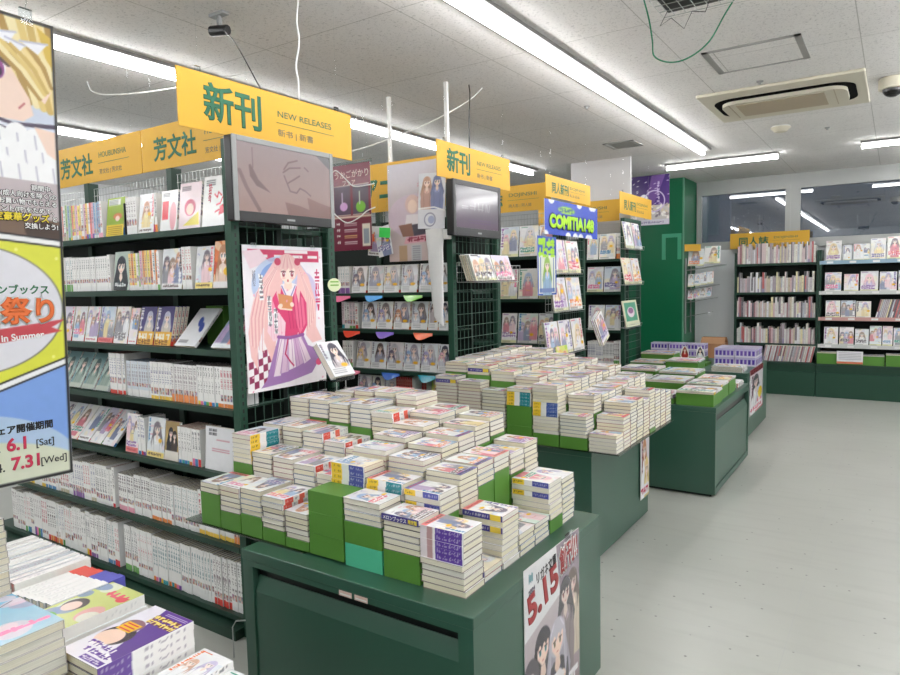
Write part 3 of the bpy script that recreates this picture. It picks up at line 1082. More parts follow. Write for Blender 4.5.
b.build('bracket', M_GREYP, e)
b = MB()
b.tube([(-.05, -.01, -.075), (.05, .01, -.085)], .024, 12)
b.build('head', M_BLACK, e, bevel=.004)
for x, y, z, lab in ((-2.99, 3.78, 2.27, 'thin white ceiling rod behind the large pale poster'), (-2.48, 3.74, 2.34, 'thin white ceiling rod behind the second yellow endcap sign')):
    b = MB()
    b.box(-.011, .011, -.011, .011, z - ZC, 0)
    b.box(-.03, .03, -.02, .02, z - ZC - .05, z - ZC)
    tag(b.build('hanging_rod', M_WHITE, None, M=TR(x, y, ZC)), lab, 'rod')


# ================================================================== BOOK GONDOLAS
def gondola(label, x0, y0, y1, shelves, post_h=2.1, x1=-2.275, deep=None, grid_z=(.25, 2.08), mesh_top=True):
    """double sided rack: endcap frame of two perforated posts with a wire grid, shelf boards on the near side, solid back panel that darkens the shelf depths."""
    e = empty('shelf_gondola', (x1, (y0 + y1) / 2, 0))
    tag(e, label, 'shelf rack', 'book racks in rows')
    ym = (y0 + y1) / 2
    ox, oy = x1, ym

    def rel(b, name, mats, **k):
        b.v = [(x - ox, y - oy, z) for x, y, z in b.v]
        return b.build(name, mats, e, **k)
    for yy in (y0 + .02, y1 - .02):           # endcap posts, C section with slots
        b = MB()
        b.box(x1 - .02, x1 + .02, yy - .02, yy + .02, 0, post_h)
        n = 60
        for i in range(n):
            z = .12 + (post_h - .2) * i / n
            b.box(x1 + .02, x1 + .0206, yy - .004, yy + .004, z, z + .016, 1)
        rel(b, 'post', [M_RACK, M_BLACK])
    nx = max(1, int(round((x1 - x0) / .9)))
    for i in range(1, nx + 1):
        xx = x1 - (x1 - x0) * i / nx
        b = MB()
        b.box(xx - .02, xx + .02, ym - .03, ym + .03, 0, post_h)
        rel(b, 'centre_post', M_SHELF)
    b = MB()
    b.box(x1 - .02, x1 + .02, y0 + .04, y1 - .04, post_h - .03, post_h)
    b.box(x1 - .02, x1 + .02, y0 + .04, y1 - .04, .06, .10)
    rel(b, 'end_rail', M_RACK)
    b = MB()                                   # endcap wire grid
    ny = 11
    for i in range(ny + 1):
        yy = y0 + .04 + (y1 - y0 - .08) * i / ny
        b.tube([(x1 + .012, yy, grid_z[0]), (x1 + .012, yy, grid_z[1])], .0022, 4, cap=False)
    z = grid_z[0]
    while z < grid_z[1]:
        b.tube([(x1 + .0165, y0 + .03, z), (x1 + .0165, y1 - .03, z)], .0022, 4, cap=False)
        z += .075
    rel(b, 'wire_grid', M_GWIRE)
    b = MB()  # solid dark sheet instead of mesh, added so shelf depths look shaded
    b.box(x0, x1 - .03, ym - .012, ym + .012, .1, 1.93 if mesh_top else post_h - .05)
    rel(b, 'back_panel', M_DARK)
    if mesh_top:
        b = MB()
        k = int((x1 - x0) / .03)
        for i in range(k + 1):
            xx = x0 + (x1 - .03 - x0) * i / k
            b.tube([(xx, ym, 1.93), (xx, ym, post_h - .03)], .0016, 4, cap=False)
        for z in (1.98, 2.03, post_h - .03):
            b.tube([(x0, ym + .003, z), (x1 - .03, ym + .003, z)], .0022, 4, cap=False)
        rel(b, 'top_mesh', M_WIRE)
    for z, yf in shelves:
        b = MB()
        b.box(x0, x1 - .025, yf, ym - .014, z - .006, z)
        b.box(x0, x1 - .025, yf, yf + .014, z - .026, z - .006)
        rel(b, 'shelf_board', M_SHELF)
    yb = shelves[-1][1] if deep is None else deep
    b = MB()
    b.box(x0, x1 - .021, yb, ym, 0, shelves[-1][0] - .04)
    rel(b, 'base', M_SHELF)
    # far side: plain shelves facing the next aisle
    for z, yf in shelves[:-1:2]:
        b = MB()
        b.box(x0, x1 - .025, ym + .014, 2 * ym - yf, z - .02, z)
        rel(b, 'rear_shelf_board', M_SHELF)
    return e


G1S = [(1.755, 1.80), (1.495, 1.80), (1.235, 1.80), (.985, 1.80), (.70, 1.80), (.393, 1.80), (.083, 1.80)]
gondola('nearest dark green book rack, its endcap carrying a screen and pink poster', -4.6, 1.80, 2.40, G1S, deep=1.755)
G2S = [(1.44, 3.43), (1.20, 3.43), (.93, 3.43), (.70, 3.43), (.30, 3.43)]
gondola('second green book rack, with small black screen on its endcap', -4.6, 3.43, 4.02, G2S)
G3S = [(1.70, 4.95), (1.35, 4.95), (.98, 4.95), (.62, 4.95), (.30, 4.92)]
gondola('third green book rack, with the blue and lime poster on its endcap', -4.6, 4.95, 5.53, G3S)
G4S = [(1.70, 6.54), (1.37, 6.54), (.98, 6.54), (.62, 6.54), (.30, 6.5)]
gondola('furthest green book rack, just in front of the green column', -4.6, 6.54, 7.06, G4S)


# ------------------------------------------------------------------ signs
def endcap_sign(y0, y1, z0, z1, x, label, big, small, sub, big_size, group='yellow endcap signs'):
    w, h = y1 - y0, z1 - z0
    e = empty('hanging_sign', M=TR(x, y0, z0) @ RZ(PI / 2))
    tag(e, label, 'sign', group)
    b = MB()
    b.box(0, w, 0, .006, 0, h)
    bo = b.build('board', M_YEL, e)
    text(bo, big, w * .115, h * .26, big_size * .92, M_GRN_INK, bold=.028, width=w * .30 if len(big) == 2 else w * .36)
    text(bo, small, w * .505, h * .56, h * .17, M_GRN_INK, width=w * .345, bold=.008)
    b = MB()
    b.box(w * .50, w * .87, -.0012, -.0004, h * .44, h * .45)
    b.build('rule', M_GRN_INK, bo)
    text(bo, sub, w * .505, h * .2, h * .15, M_GREY_INK, bold=.004, width=w * .22)
    b = MB()
    for xx in (w * .1, w * .9):
        b.box(xx - .012, xx + .012, .001, .009, h - .004, h + .02)
    b.build('clip', M_CLEAR, e)
    b = MB()
    for xx in (w * .1, w * .9):
        b.tube([(xx, .003, h + .01), (xx, .003, ZC - z0)], .0005, 4)
    b.build('hanging_thread', M_CLEAR, e)
    return e


def aisle_sign(x0, x1, y, z0, z1, label, big, small, sub, thread=True):
    w, h = x1 - x0, z1 - z0
    e = empty('hanging_sign', (x0, y, z0))
    tag(e, label, 'sign', 'yellow publisher signs over the racks')
    b = MB()
    b.box(0, w, 0, .006, 0, h)
    bo = b.build('board', M_YEL, e)
    text(bo, big, w * .11, h * .26, h * .56, M_GRN_INK, bold=.026, width=w * .38)
    text(bo, small, w * .56, h * .58, h * .19, M_GRN_INK, width=w * .29, bold=.004)
    b = MB()
    b.box(w * .55, w * .88, -.0012, -.0004, h * .44, h * .45)
    b.build('rule', M_GRN_INK, bo)
    text(bo, sub, w * .56, h * .18, h * .14, M_GREY_INK, bold=.004, width=w * .24)
    if thread:
        b = MB()
        for xx in (w * .1, w * .9):
            b.tube([(xx, .003, h - .005), (xx, .003, ZC - z0)], .0005, 4)
        b.build('hanging_thread', M_CLEAR, e)
    return e


SX = -2.235
endcap_sign(1.572, 2.525, 2.104, 2.322, SX, 'largest yellow sign, hung above the screen on the nearest rack', '新刊', 'NEW RELEASES', '新书 | 新書', .165)
endcap_sign(3.26, 4.14, 2.119, 2.33, SX, 'yellow new releases sign above the small black screen', '新刊', 'NEW RELEASES', '新书 | 新書', .155)
endcap_sign(4.71, 5.60, 2.14, 2.305, SX, 'yellow sign standing over the blue and lime poster', '同人新刊', 'DOJINSHI', '同人志 | 同人誌', .095)
endcap_sign(6.35, 7.35, 2.13, 2.34, SX, 'yellow sign on the furthest rack endcap before the purple poster', '同人新刊', 'DOJINSHI', '同人志 | 同人誌', .11)
aisle_sign(-3.312, -2.387, 2.10, 2.108, 2.328, 'yellow publisher sign over the nearest rack, directly beside the largest sign', '芳文社', 'HOUBUNSHA', '芳文社 | 芳文社')
aisle_sign(-4.247, -3.322, 2.10, 2.108, 2.328, 'yellow publisher sign half hidden by the hanging banner', '芳文社', 'HOUBUNSHA', '芳文社 | 芳文社')
aisle_sign(-3.25, -2.33, 3.68, 2.0, 2.33, 'yellow sign over the second rack, mostly behind the pale poster', 'アニメ', 'COMIC', '动画 | 動畫')
aisle_sign(-3.36, -2.44, 5.24, 2.10, 2.325, 'yellow sign over the third rack beside the small screen', '同人誌', 'DOJINSHI', '同人志 | 同人誌')
aisle_sign(-3.32, -2.40, 6.80, 2.10, 2.32, 'yellow sign over the furthest rack below the partition board', '同人誌', 'DOJINSHI', '同人志 | 同人誌')
aisle_sign(-1.865, -.925, 9.60, 1.86, 2.062, 'yellow sign propped behind the booklets against the window', '同人誌', 'DOJINSHI', '同人志 | 同人誌', thread=False)


# ------------------------------------------------------------------ screens on the endcaps
def screen_art1():
    cv = Cv(150, .62, (150, 126, 122))
    cv.grad((158, 126, 118), (142, 124, 126))
    cv.poly([(.5, 0), (.47, .12), (.62, .1), (.74, .07), (.72, .19), (.86, .15), (1, .12), (1, 0)], (128, 92, 86))
    cv.poly([(.84, .62), (1, .62), (1, .5)], (92, 90, 94))
    dk = (104, 78, 78)
    cv.line([(.02, .36), (.08, .22), (.2, .02)], .018, dk, .7)
    cv.poly([(.11, .42), (.13, .43), (.2, .3), (.32, .19), (.18, .24), (.12, .32)], dk)
    cv.line([(.15, .58), (.15, .4)], .004, dk)
    for p in ([(.47, .43), (.52, .5), (.62, .535)], [(.46, .4), (.53, .45), (.65, .47)], [(.47, .37), (.5, .3), (.58, .35), (.64, .39)], [(.5, .3), (.53, .23), (.6, .22), (.64, .27), (.7, .25), (.76, .21)], [(.7, .48), (.74, .45)]):
        cv.line(p, .007, dk)
    return cv.c * .8


def screen_art2():
    cv = Cv(100, .75, (66, 62, 70))
    cv.grad((92, 78, 92), (58, 56, 62))
    r = random.Random(4)
    cv.strokes(r, .2, .4, .17, 4, (104, 98, 106), False, .01)
    cv.lines(.3, .15, .8, 2, .05, .008, (88, 70, 96))
    return cv.c


def tv(label, x, y0, y1, z0, z1, art, m_scr, body, label2, bez=.022, foot=.05):
    w, h = y1 - y0, z1 - z0
    e = empty('wall_screen', M=TR(x, y0, z0) @ RZ(PI / 2))
    tag(e, label, 'television')
    b = MB()
    b.box(0, w, .004, .05, 0, h)
    b.build('case', M_BLACK, e, bevel=.006)
    b = MB()
    b.box(0, bez, -.002, .004, 0, h)
    b.box(w - bez, w, -.002, .004, 0, h)
    b.box(bez, w - bez, -.002, .004, h - bez, h)
    b.box(bez, w - bez, -.002, .004, 0, foot, 1)
    bz = b.build('bezel', [body, M_BLACK], e, bevel=.002)
    sm = sheet_mesh('screen', w - 2 * bez, h - bez - foot, art, m_scr, .002)
    link('screen', sm, e, TR(bez, .001, foot))
    b = MB()
    b.box(w * .48, w * .56, -.0026, -.002, foot * .35, foot * .55)
    b.build('badge', M_GREYP, bz)
    b = MB()
    b.box(w * .35, w * .65, .05, .085, h * .3, h * .7)
    b.build('wall_bracket', M_BLACK, e)
    return e


tv('grey framed screen showing a pale pink drawing, on the nearest rack', -2.155, 1.742, 2.302, 1.76, 2.093, screen_art1(), M_SCREEN, M_GREYP, '', .022, .04)
tv('small dark screen on the second rack endcap', -2.155, 3.30, 3.86, 1.775, 2.102, screen_art2(), M_SCREEN_DIM, M_BLACK, '', .03, .05)


# ------------------------------------------------------------------ posters
def pink_art():
    r = random.Random(12)
    cv = Cv(200, 1.346, (250, 245, 247))
    cv.grad((252, 246, 248), (246, 240, 248))
    cv.box(.06, 1.2, .95, 1.31, (206, 50, 96))
    for x in (.16, .37, .6, .8):
        cv.box(x, 1.235, x + .13, 1.262, (250, 240, 244))
    cv.box(.5, 1.28, .8, 1.31, (250, 240, 244))
    cv.poly([(.0, 1.29), (.2, 1.31), (.3, 1.2), (.08, 1.13)], (247, 222, 232))
    cv.ell(.45, .98, .36, .27, (190, 208, 240), 0, .9)
    cv.ell(.36, 1.08, .17, .11, (130, 160, 224), .3, .9)
    cv.ell(.75, .85, .17, .25, (206, 190, 226), 0, .8)
    for i in range(7):
        for j in range(5):
            if (i + j) % 2:
                cv.poly([(.02 + .055 * i, .02 + .065 * j + .01 * i), (.075 + .055 * i, .03 + .065 * j + .01 * i), (.075 + .055 * i, .095 + .065 * j + .01 * i), (.02 + .055 * i, .085 + .065 * j + .01 * i)], (150, 50, 90))
    hair, hs, hl = (244, 196, 194), (222, 152, 160), (253, 224, 218)
    P, L = cv.poly, cv.line
    # long hair sweeping to both sides
    P([(.5, 1.27), (.36, 1.2), (.2, 1.02), (.08, .78), (.03, .55), (.05, .33), (.12, .2), (.13, .4), (.2, .58), (.3, .74), (.42, .95)], hair)
    P([(.5, 1.2), (.33, 1.02), (.22, .74), (.2, .48), (.28, .28), (.32, .16), (.34, .4), (.4, .7)], hair)
    P([(.66, 1.22), (.8, 1.06), (.89, .8), (.88, .56), (.96, .42), (.82, .4), (.74, .48), (.74, .7), (.66, .95)], hair)
    for q in range(9):
        L([(.46 - .012 * q, 1.22 - .01 * q), (.3 - .022 * q, .98 - .01 * q), (.22 - .021 * q, .68), (.2 - .018 * q, .36 + .01 * q)], .0035, hs if q % 2 else hl)
        L([(.66 + .008 * q, 1.16 - .012 * q), (.76 + .012 * q, .9 - .01 * q), (.75 + .014 * q, .5 + .02 * q)], .0035, hs if q % 2 else hl)
    # robe and sleeves
    P([(.42, .97), (.33, .86), (.3, .66), (.33, .5), (.44, .47), (.68, .47), (.76, .58), (.76, .8), (.68, .93), (.62, .98)], (224, 62, 118))
    P([(.6, .95), (.72, .84), (.74, .6), (.66, .5), (.6, .66)], (240, 110, 150))
    P([(.33, .84), (.28, .62), (.31, .5), (.4, .47), (.42, .62)], (246, 150, 180))
    P([(.28, .72), (.25, .55), (.32, .45), (.46, .48), (.48, .62), (.4, .72)], (250, 214, 226))
    for q in range(5):
        L([(.3 + .03 * q, .7), (.3 + .03 * q, .48)], .003, (236, 170, 196))
        L([(.5 + .045 * q, .9), (.54 + .04 * q, .56)], .004, (196, 36, 96))
    P([(.43, .98), (.52, .8), (.56, .82), (.64, .98), (.58, 1.0), (.5, 1.0)], (252, 240, 244))
    L([(.45, .97), (.53, .82), (.62, .97)], .006, (120, 120, 190))
    # pleated skirt
    P([(.38, .49), (.3, .3), (.22, .1), (.15, .03), (.5, .05), (.8, .1), (.98, .3), (.76, .38), (.7, .49)], (170, 126, 186))
    for q, c in enumerate(((246, 230, 240), (228, 196, 222), (248, 234, 242), (216, 176, 212), (244, 222, 236))):
        a = .36 + .068 * q
        P([(.4 + .055 * q, .47), (.3 + .1 * q, .12 + .02 * q), (.39 + .1 * q, .12 + .03 * q), (.455 + .055 * q, .47)], c)
    for q in range(7):
        L([(.42 + .042 * q, .46), (.3 + .085 * q, .12 + .02 * q)], .003, (176, 120, 176))
    L([(.38, .49), (.52, .47), (.7, .49)], .016, (150, 90, 160))
    L([(.5, .46), (.46, .32), (.52, .24), (.56, .2)], .008, (190, 40, 96))
    # head
    cv.ell(.53, 1.14, .135, .135, hair)
    P([(.485, 1.02), (.48, .95), (.53, .92), (.58, .95), (.575, 1.02)], (250, 220, 206))
    P([(.43, 1.14), (.44, 1.05), (.49, 1.0), (.53, .985), (.57, 1.0), (.62, 1.05), (.63, 1.14)], (254, 232, 220))
    P([(.41, 1.1), (.42, 1.2), (.53, 1.27), (.64, 1.2), (.65, 1.1), (.6, 1.15), (.575, 1.1), (.54, 1.15), (.5, 1.09), (.47, 1.15), (.445, 1.1)], hair)
    for q in range(7):
        L([(.5 + .01 * q, 1.26), (.44 + .03 * q, 1.13)], .003, hs if q % 2 else hl)
    for sx in (.478, .585):
        cv.ell(sx, 1.082, .026, .026, (252, 250, 250))
        cv.ell(sx, 1.081, .019, .025, (160, 70, 84))
        cv.ell(sx + .004, 1.088, .006, .007, (255, 255, 255))
        L([(sx - .028, 1.105), (sx, 1.112), (sx + .026, 1.104)], .005, (96, 50, 60))
        cv.ell(sx, 1.045, .022, .01, (250, 190, 186), 0, .8)
    cv.ell(.53, 1.02, .011, .013, (206, 90, 96))
    for sx in (.41, .66):
        P([(sx, 1.12), (sx - .03, .9), (sx, .8), (sx + .03, .95)], hair)
        cv.ell(sx, 1.2, .04, .035, (200, 60, 96))
    # book held in both hands
    P([(.4, .9), (.41, .75), (.57, .73), (.58, .87)], (222, 146, 96))
    P([(.41, .75), (.57, .73), (.57, .745), (.41, .765)], (246, 226, 206))
    cv.ell(.42, .78, .032, .022, (252, 226, 212), .4)
    cv.ell(.57, .79, .026, .022, (252, 226, 212), -.4)
    for x, y, n in ((.2, 1.06, 5), (.29, .86, 6), (.36, .74, 5)):
        cv.strokes(r, x, y, .045, n, (255, 255, 255), True, .009)
        cv.strokes(r, x, y, .045, n, (96, 90, 104), True, .004)
    cv.strokes(r, .92, 1.1, .065, 6, (206, 56, 106), True, .007)
    for q in range(12):
        cv.ell(r.random(), r.random() * 1.3, .012, .008, (244, 170, 196), r.uniform(0, 3))
    cv.ell(.9, .2, .04, .035, (230, 80, 126))
    return cv.c


def poster_x(name, label, x, y0, z0, w, h, art, group=None, m=None, t=.0015, tilt=0.0, name2=None):
    """poster facing +X (the walkway)."""
    o = link(name, sheet_mesh('poster_sheet', w, h, art, m or M_GLOSS, t), None, TR(x, y0, z0) @ RZ(PI / 2) @ RX(tilt))
    return tag(o, label, 'poster', group)


def poster_y(name, label, x0, y, z0, w, h, art, m=None, turn=0.0, t=.0015, roll=0.0):
    o = link(name, sheet_mesh('poster_sheet', w, h, art, m or M_GLOSS, t), None, TR(x0, y, z0) @ RZ(turn) @ RY(roll))
    return tag(o, label, 'poster')


p = poster_x('pink_poster', 'pink and white illustrated poster on the nearest rack endcap', -2.246, 1.842, 1.052, .462, .622, pink_art())
text(p, list('試験的な'), .055, .5, .02, mat('slate_ink', (96, 90, 110), .5), vertical=True)
b = MB()
for xx in (.06, .40):
    b.box(xx - .012, xx + .012, -.004, .002, .612, .632)
b.build('tape', M_CLEAR, p)


def banner_art():
    A = 1.02 / .36
    cv = Cv(150, A, (236, 232, 214), ny=420)
    k = A / 1.02
    f = lambda z: (z - 1.083) * k   # world height to canvas height

    def Q(*p):
        return [(x, f(z)) for x, z in p]
    # top panel: a generic resting figure, fair hair with white ribbons, ruffled white dress
    cv.box(0, f(1.62), 1, A, (206, 214, 230))
    cv.poly(Q((0, 2.11), (1, 2.11), (1, 2.0), (.4, 2.0), (0, 2.02)), (236, 222, 170))
    gold = [(222, 196, 120), (206, 174, 96), (236, 214, 150), (176, 140, 70), (240, 226, 176)]
    for i in range(15):
        cv.line(Q((.25 + .055 * i, 2.1), (.4 + .045 * i, 2.02), (.52 + .04 * i, 1.955 - .004 * i)), .022, gold[i % 5])
    cv.poly(Q((.9, 2.09), (1, 2.07), (1, 1.985), (.95, 2.02)), (214, 180, 70))
    skin, sk2 = (244, 216, 200), (228, 188, 172)
    cv.poly(Q((0, 2.03), (.62, 2.03), (.74, 1.99), (.84, 1.93), (.86, 1.895), (.8, 1.878), (.6, 1.875), (.3, 1.89), (0, 1.9)), skin)
    cv.poly(Q((.84, 2.0), (.93, 1.985), (.97, 1.955), (.93, 1.925), (.88, 1.94)), skin)
    cv.line(Q((.88, 1.985), (.92, 1.96), (.9, 1.94)), .008, sk2)
    cv.ell(.66, f(1.985), .055, .075, (250, 246, 250))
    cv.ell(.67, f(1.98), .038, .06, (150, 70, 140))
    cv.ell(.68, f(1.975), .016, .026, (60, 30, 70))
    cv.line(Q((.58, 2.01), (.66, 2.008), (.73, 1.992)), .012, (90, 64, 60))
    cv.line(Q((.78, 1.905), (.81, 1.917)), .006, (190, 110, 110))
    cv.line(Q((.4, 1.93), (.62, 1.9)), .006, sk2)
    for i in range(7):
        cv.line(Q((.6 + .05 * i, 2.04), (.78 + .03 * i, 1.985 + .004 * i), (.9 + .015 * i, 1.935 + .006 * i)), .014, gold[(i + 3) % 5])
    for p in (((.62, 2.055), (.78, 2.066), (.74, 2.038)), ((.8, 2.05), (.96, 2.058), (.9, 2.03)), ((.72, 2.05), (.83, 2.042), (.8, 2.028))):
        cv.poly(Q(*p), (244, 244, 250))
        cv.line(Q(p[0], p[1]), .006, (196, 196, 214))
    for i in range(6):
        cv.line(Q((.4, 1.892 - .006 * i), (.74, 1.868 - .008 * i), (1, 1.878 - .01 * i)), .014, ((74, 62, 84), (226, 230, 242))[i % 2])
    cv.poly(Q((0, 1.86), (.7, 1.82), (1, 1.84), (1, 1.64), (0, 1.64)), (226, 226, 236))
    rr = random.Random(2)
    for row, zz in enumerate((1.835, 1.8, 1.768)):
        for i in range(8):
            x = .36 + .1 * i + .04 * (row % 2)
            cv.ell(x, f(zz + .008 * math.sin(i * 1.9 + row)), .07, .085, (250, 250, 252))
            cv.line(Q((x - .05, zz - .022), (x, zz - .03), (x + .05, zz - .02)), .007, (186, 182, 200))
            cv.line(Q((x, zz + .015), (x + .01, zz - .02)), .005, (200, 198, 212))
    cv.poly(Q((.86, 1.87), (1, 1.865), (1, 1.80), (.93, 1.815)), skin)
    cv.poly(Q((0, 1.755), (1, 1.75), (1, 1.60), (0, 1.60)), (196, 184, 188))
    cv.poly(Q((0, 1.69), (1, 1.665), (1, 1.60), (0, 1.62)), (120, 96, 80))
    cv.ell(.9, f(1.64), .12, .06, (70, 52, 44))
    # middle panel
    cv.poly(Q((0, 1.644), (1, 1.615), (1, 1.348), (0, 1.229)), (222, 224, 70))
    for _ in range(70):
        cv.ell(rr.random(), rr.uniform(f(1.25), f(1.6)), .01, .01, (240, 242, 140))
    cv.ell(.46, f(1.468), .525, .139 * k, (120, 122, 110))
    cv.ell(.46, f(1.468), .515, .136 * k, (226, 225, 233))
    cv.poly(Q((.2, 1.392), (.62, 1.396), (.97, 1.416), (.91, 1.426), (1.0, 1.444), (.62, 1.426), (.2, 1.42)), (200, 70, 80))
    # bottom panel
    cv.poly(Q((0, 1.229), (1, 1.348), (1, 1.083), (0, 1.083)), (126, 164, 230))
    cv.ell(.3, f(1.1), .75, .15 * k, (176, 200, 228))
    cv.ell(.25, f(1.06), .9, .13 * k, (214, 218, 196))
    for z0, z1 in ((1.644, 1.615), (1.229, 1.348)):
        cv.line(Q((0, z0), (1, z1)), .026, (28, 28, 32))
        cv.line(Q((0, z0), (1, z1)), .015, (244, 244, 244))
    cv.box(0, 0, 1, .02, (30, 30, 34))
    cv.box(0, A - .02, 1, A, (30, 30, 34))
    cv.box(.982, 0, 1, A, (30, 30, 34))
    return cv.c


M_BLK_INK = mat('black_ink', (24, 24, 28), .5, var=.02)
M_WHT_INK = mat('white_ink', (244, 244, 244), .5, var=.02)
M_YEL_INK = mat('yellow_ink', (246, 224, 70), .5, var=.02)
M_ORG_INK = mat('orange_ink', (232, 112, 50), .5, var=.02)
M_RED_INK = mat('red_ink', (206, 46, 84), .5, var=.02)
BW = .36
e = link('hanging_banner', sheet_mesh('banner_sheet', BW, 1.02, banner_art(), M_PRINT, .003), None, TR(-1.6, .792 - BW, 1.083) @ RZ(PI / 2) @ RY(.023))
tag(e, 'tall hanging paper banner with illustrated top and blue lower panel', 'banner')
for tx, z, sz, m in (('期間中、', 1.731, .0135, M_WHT_INK), ('雑誌(成人向けを除く)の', 1.7145, .0135, M_WHT_INK), ('お買い物でもらえる', 1.698, .0135, M_WHT_INK), ('ポイント(FP)をためて、', 1.6815, .0135, M_WHT_INK), ('限定豪華グッズ', 1.6625, .019, M_YEL_INK), ('と', 1.6645, .0135, M_WHT_INK), ('交換しよう!', 1.647, .0135, M_WHT_INK)):
    text(e, tx, BW * (.975 if sz < .015 else .925), z - 1.083, sz, M_BLK_INK, 'RIGHT', .1)
    text(e, tx, BW * (.975 if sz < .015 else .925), z - 1.083, sz, m, 'RIGHT', .03, y=-.0012)
text(e, 'メロンブックス', BW * .905, 1.503 - 1.083, .0215, mat('deep_green_ink', (30, 110, 70), .5), 'RIGHT', .03)
text(e, '漫画祭り', BW * .955, 1.442 - 1.083, .06, M_WHT_INK, 'RIGHT', .09)
text(e, '漫画祭り', BW * .955, 1.442 - 1.083, .06, M_ORG_INK, 'RIGHT', .045, y=-.0012)
text(e, 'in Summer', BW * .86, 1.404 - 1.083, .020, M_WHT_INK, 'RIGHT', .03, rot=.06)
text(e, 'フェア開催期間', BW * .89, 1.199 - 1.083, .0195, M_BLK_INK, 'RIGHT', .035)
for yy, mn, dd, z in (('2024.', '6.1', '[Sat]', 1.160), ('2024.', '7.31', '[Wed]', 1.117)):
    xr = BW * (.895 if mn == '6.1' else .968)
    text(e, dd, xr, z - 1.083, .022, M_BLK_INK, 'RIGHT', .008)
    text(e, mn, xr - .054, z - 1.083, .038, M_RED_INK, 'RIGHT', .035)
    text(e, yy, xr - (.112 if mn == '6.1' else .131), z - 1.083, .026, M_BLK_INK, 'RIGHT', .02)
b = MB()
for xx in (BW * .2, BW * .84):
    b.box(xx - .012, xx + .012, -.003, .006, 1.005, 1.04)
    b.tube([(xx, .0015, 1.04), (xx + .004, .0015, 1.055), (xx, .0015, 1.07), (xx, .0015, ZC - .0235 - 1.083)], .0012, 4)
b.build('hanging_clip', M_CLEAR, e)


def maroon_art():
    cv = Cv(80, 1.4, (120, 44, 66))
    cv.box(.06, .58, .48, 1.06, (84, 66, 90))
    cv.box(.54, .58, .94, 1.06, (84, 70, 92))
    for x in (.06, .54):
        cv.box(x - .01, .57, x + .42, .585, (206, 186, 180))
        cv.box(x - .01, 1.05, x + .42, 1.065, (206, 186, 180))
    cv.box(0, .53, 1, .56, (226, 206, 190))
    cv.ell(.3, .72, .1, .07, (206, 160, 214))
    cv.ell(.74, .7, .12, .09, (120, 190, 70))
    cv.box(.25, .74, .28, .95, (200, 180, 210))
    cv.box(.7, .74, .73, .95, (190, 200, 190))
    r = random.Random(3)
    for y in (.44, .34, .24, .14):
        cv.strokes(r, .12, y, .04, 2, (240, 230, 230), False, .006)
        cv.lines(.3, y, .62, 2, .03, .007, (226, 180, 120) if y == .24 else (226, 200, 204))
    cv.box(.76, .06, .96, .42, (236, 230, 214))
    cv.box(.79, .1, .93, .34, (150, 160, 170))
    return cv.c


o = poster_y('maroon_poster', 'maroon drinks poster with two dark photo panels beside the screen', -3.16, 3.36, 1.725, .335, .56, maroon_art())
text(o, 'うかごがかり', .02, .475, .054, mat('cream_ink', (244, 224, 214), .5), width=.29)
text(o, 'フェア', .09, .425, .04, mat('cream_ink', (244, 224, 214), .5))
b = MB()
b.box(-.02, .35, -.003, .004, .556, .575)
b.build('top_rail', M_CLEAR, o)
b = MB()
for xx in (.02, .31):
    b.tube([(xx, .002, .57), (xx, .002, ZC - 1.725 - .001)], .0008, 4)
b.build('hanging_thread', M_CLEAR, o)


def pale_art():
    cv = Cv(90, 1.35, (206, 198, 210))
    cv.grad((206, 186, 182), (204, 200, 210))
    cv.ell(.5, .62, .5, .3, (216, 196, 214), 0, .7)
    cv.ell(.48, .78, .14, .13, (226, 196, 190))
    cv.ell(.48, .75, .09, .09, (246, 220, 206))
    cv.poly([(.36, .64), (.32, .46), (.64, .46), (.6, .64)], (236, 228, 232))
    cv.poly([(.2, .5), (.28, .34), (.5, .34), (.46, .52)], (150, 110, 96))
    cv.poly([(.46, .5), (.5, .34), (.84, .32), (.8, .52)], (76, 70, 84))
    cv.poly([(.3, .24), (.34, .33), (1, .38), (1, .27)], (226, 170, 180))
    cv.box(.2, 0, .36, .22, (190, 160, 130))
    cv.box(.44, .0, .64, .22, (196, 196, 200))
    cv.box(.76, .0, .96, .22, (196, 196, 200))
    r = random.Random(6)
    cv.strokes(r, .62, 1.08, .07, 5, (206, 150, 160), True, .008)
    cv.strokes(r, .4, .3, .06, 7, (150, 60, 80), False, .009)
    cv.lines(.47, .2, .61, 7, .03, .006, (140, 140, 146))
    cv.lines(.79, .2, .93, 7, .03, .006, (140, 140, 146))
    return cv.c


poster_y('pale_poster', 'large pale lilac poster hanging between the two endcap screens', -2.725, 3.41, 1.64, .40, .61, pale_art())


for x0, z0, sd, rl, lab in ((-2.80, 1.67, 41, -.18, 'small tilted pink picture card beside the large pale poster'), (-2.90, 1.69, 42, .1, 'small grey picture card behind the green price card')):
    o = poster_y('picture_card', lab, x0, 3.395 if sd == 41 else 3.402, z0, .12, .19, cover_art(sd, 40, 1.58), roll=rl)
    b = MB()
    b.tube([(.06, .002, .18), (.06, .002, ZC - z0 - .02)], .0006, 4)
    b.build('hanging_thread', M_CLEAR, o)


def pocket_art():
    cv = Cv(50, 1.7, (222, 224, 230))
    r = random.Random(8)
    figure(cv, r, .32, 1.6, .3, (190, 150, 130), (196, 160, 150))
    figure(cv, r, .7, 1.62, .3, (120, 130, 170), (130, 140, 180))
    cv.box(0, 0, 1, .6, (226, 226, 232))
    cv.ring(.45, .28, .2, .02, (150, 150, 170))
    cv.ell(.5, .28, .12, .12, (170, 176, 206))
    cv.line([(0, .62), (.6, .66), (1, .55)], .02, (250, 250, 250))
    return cv.c


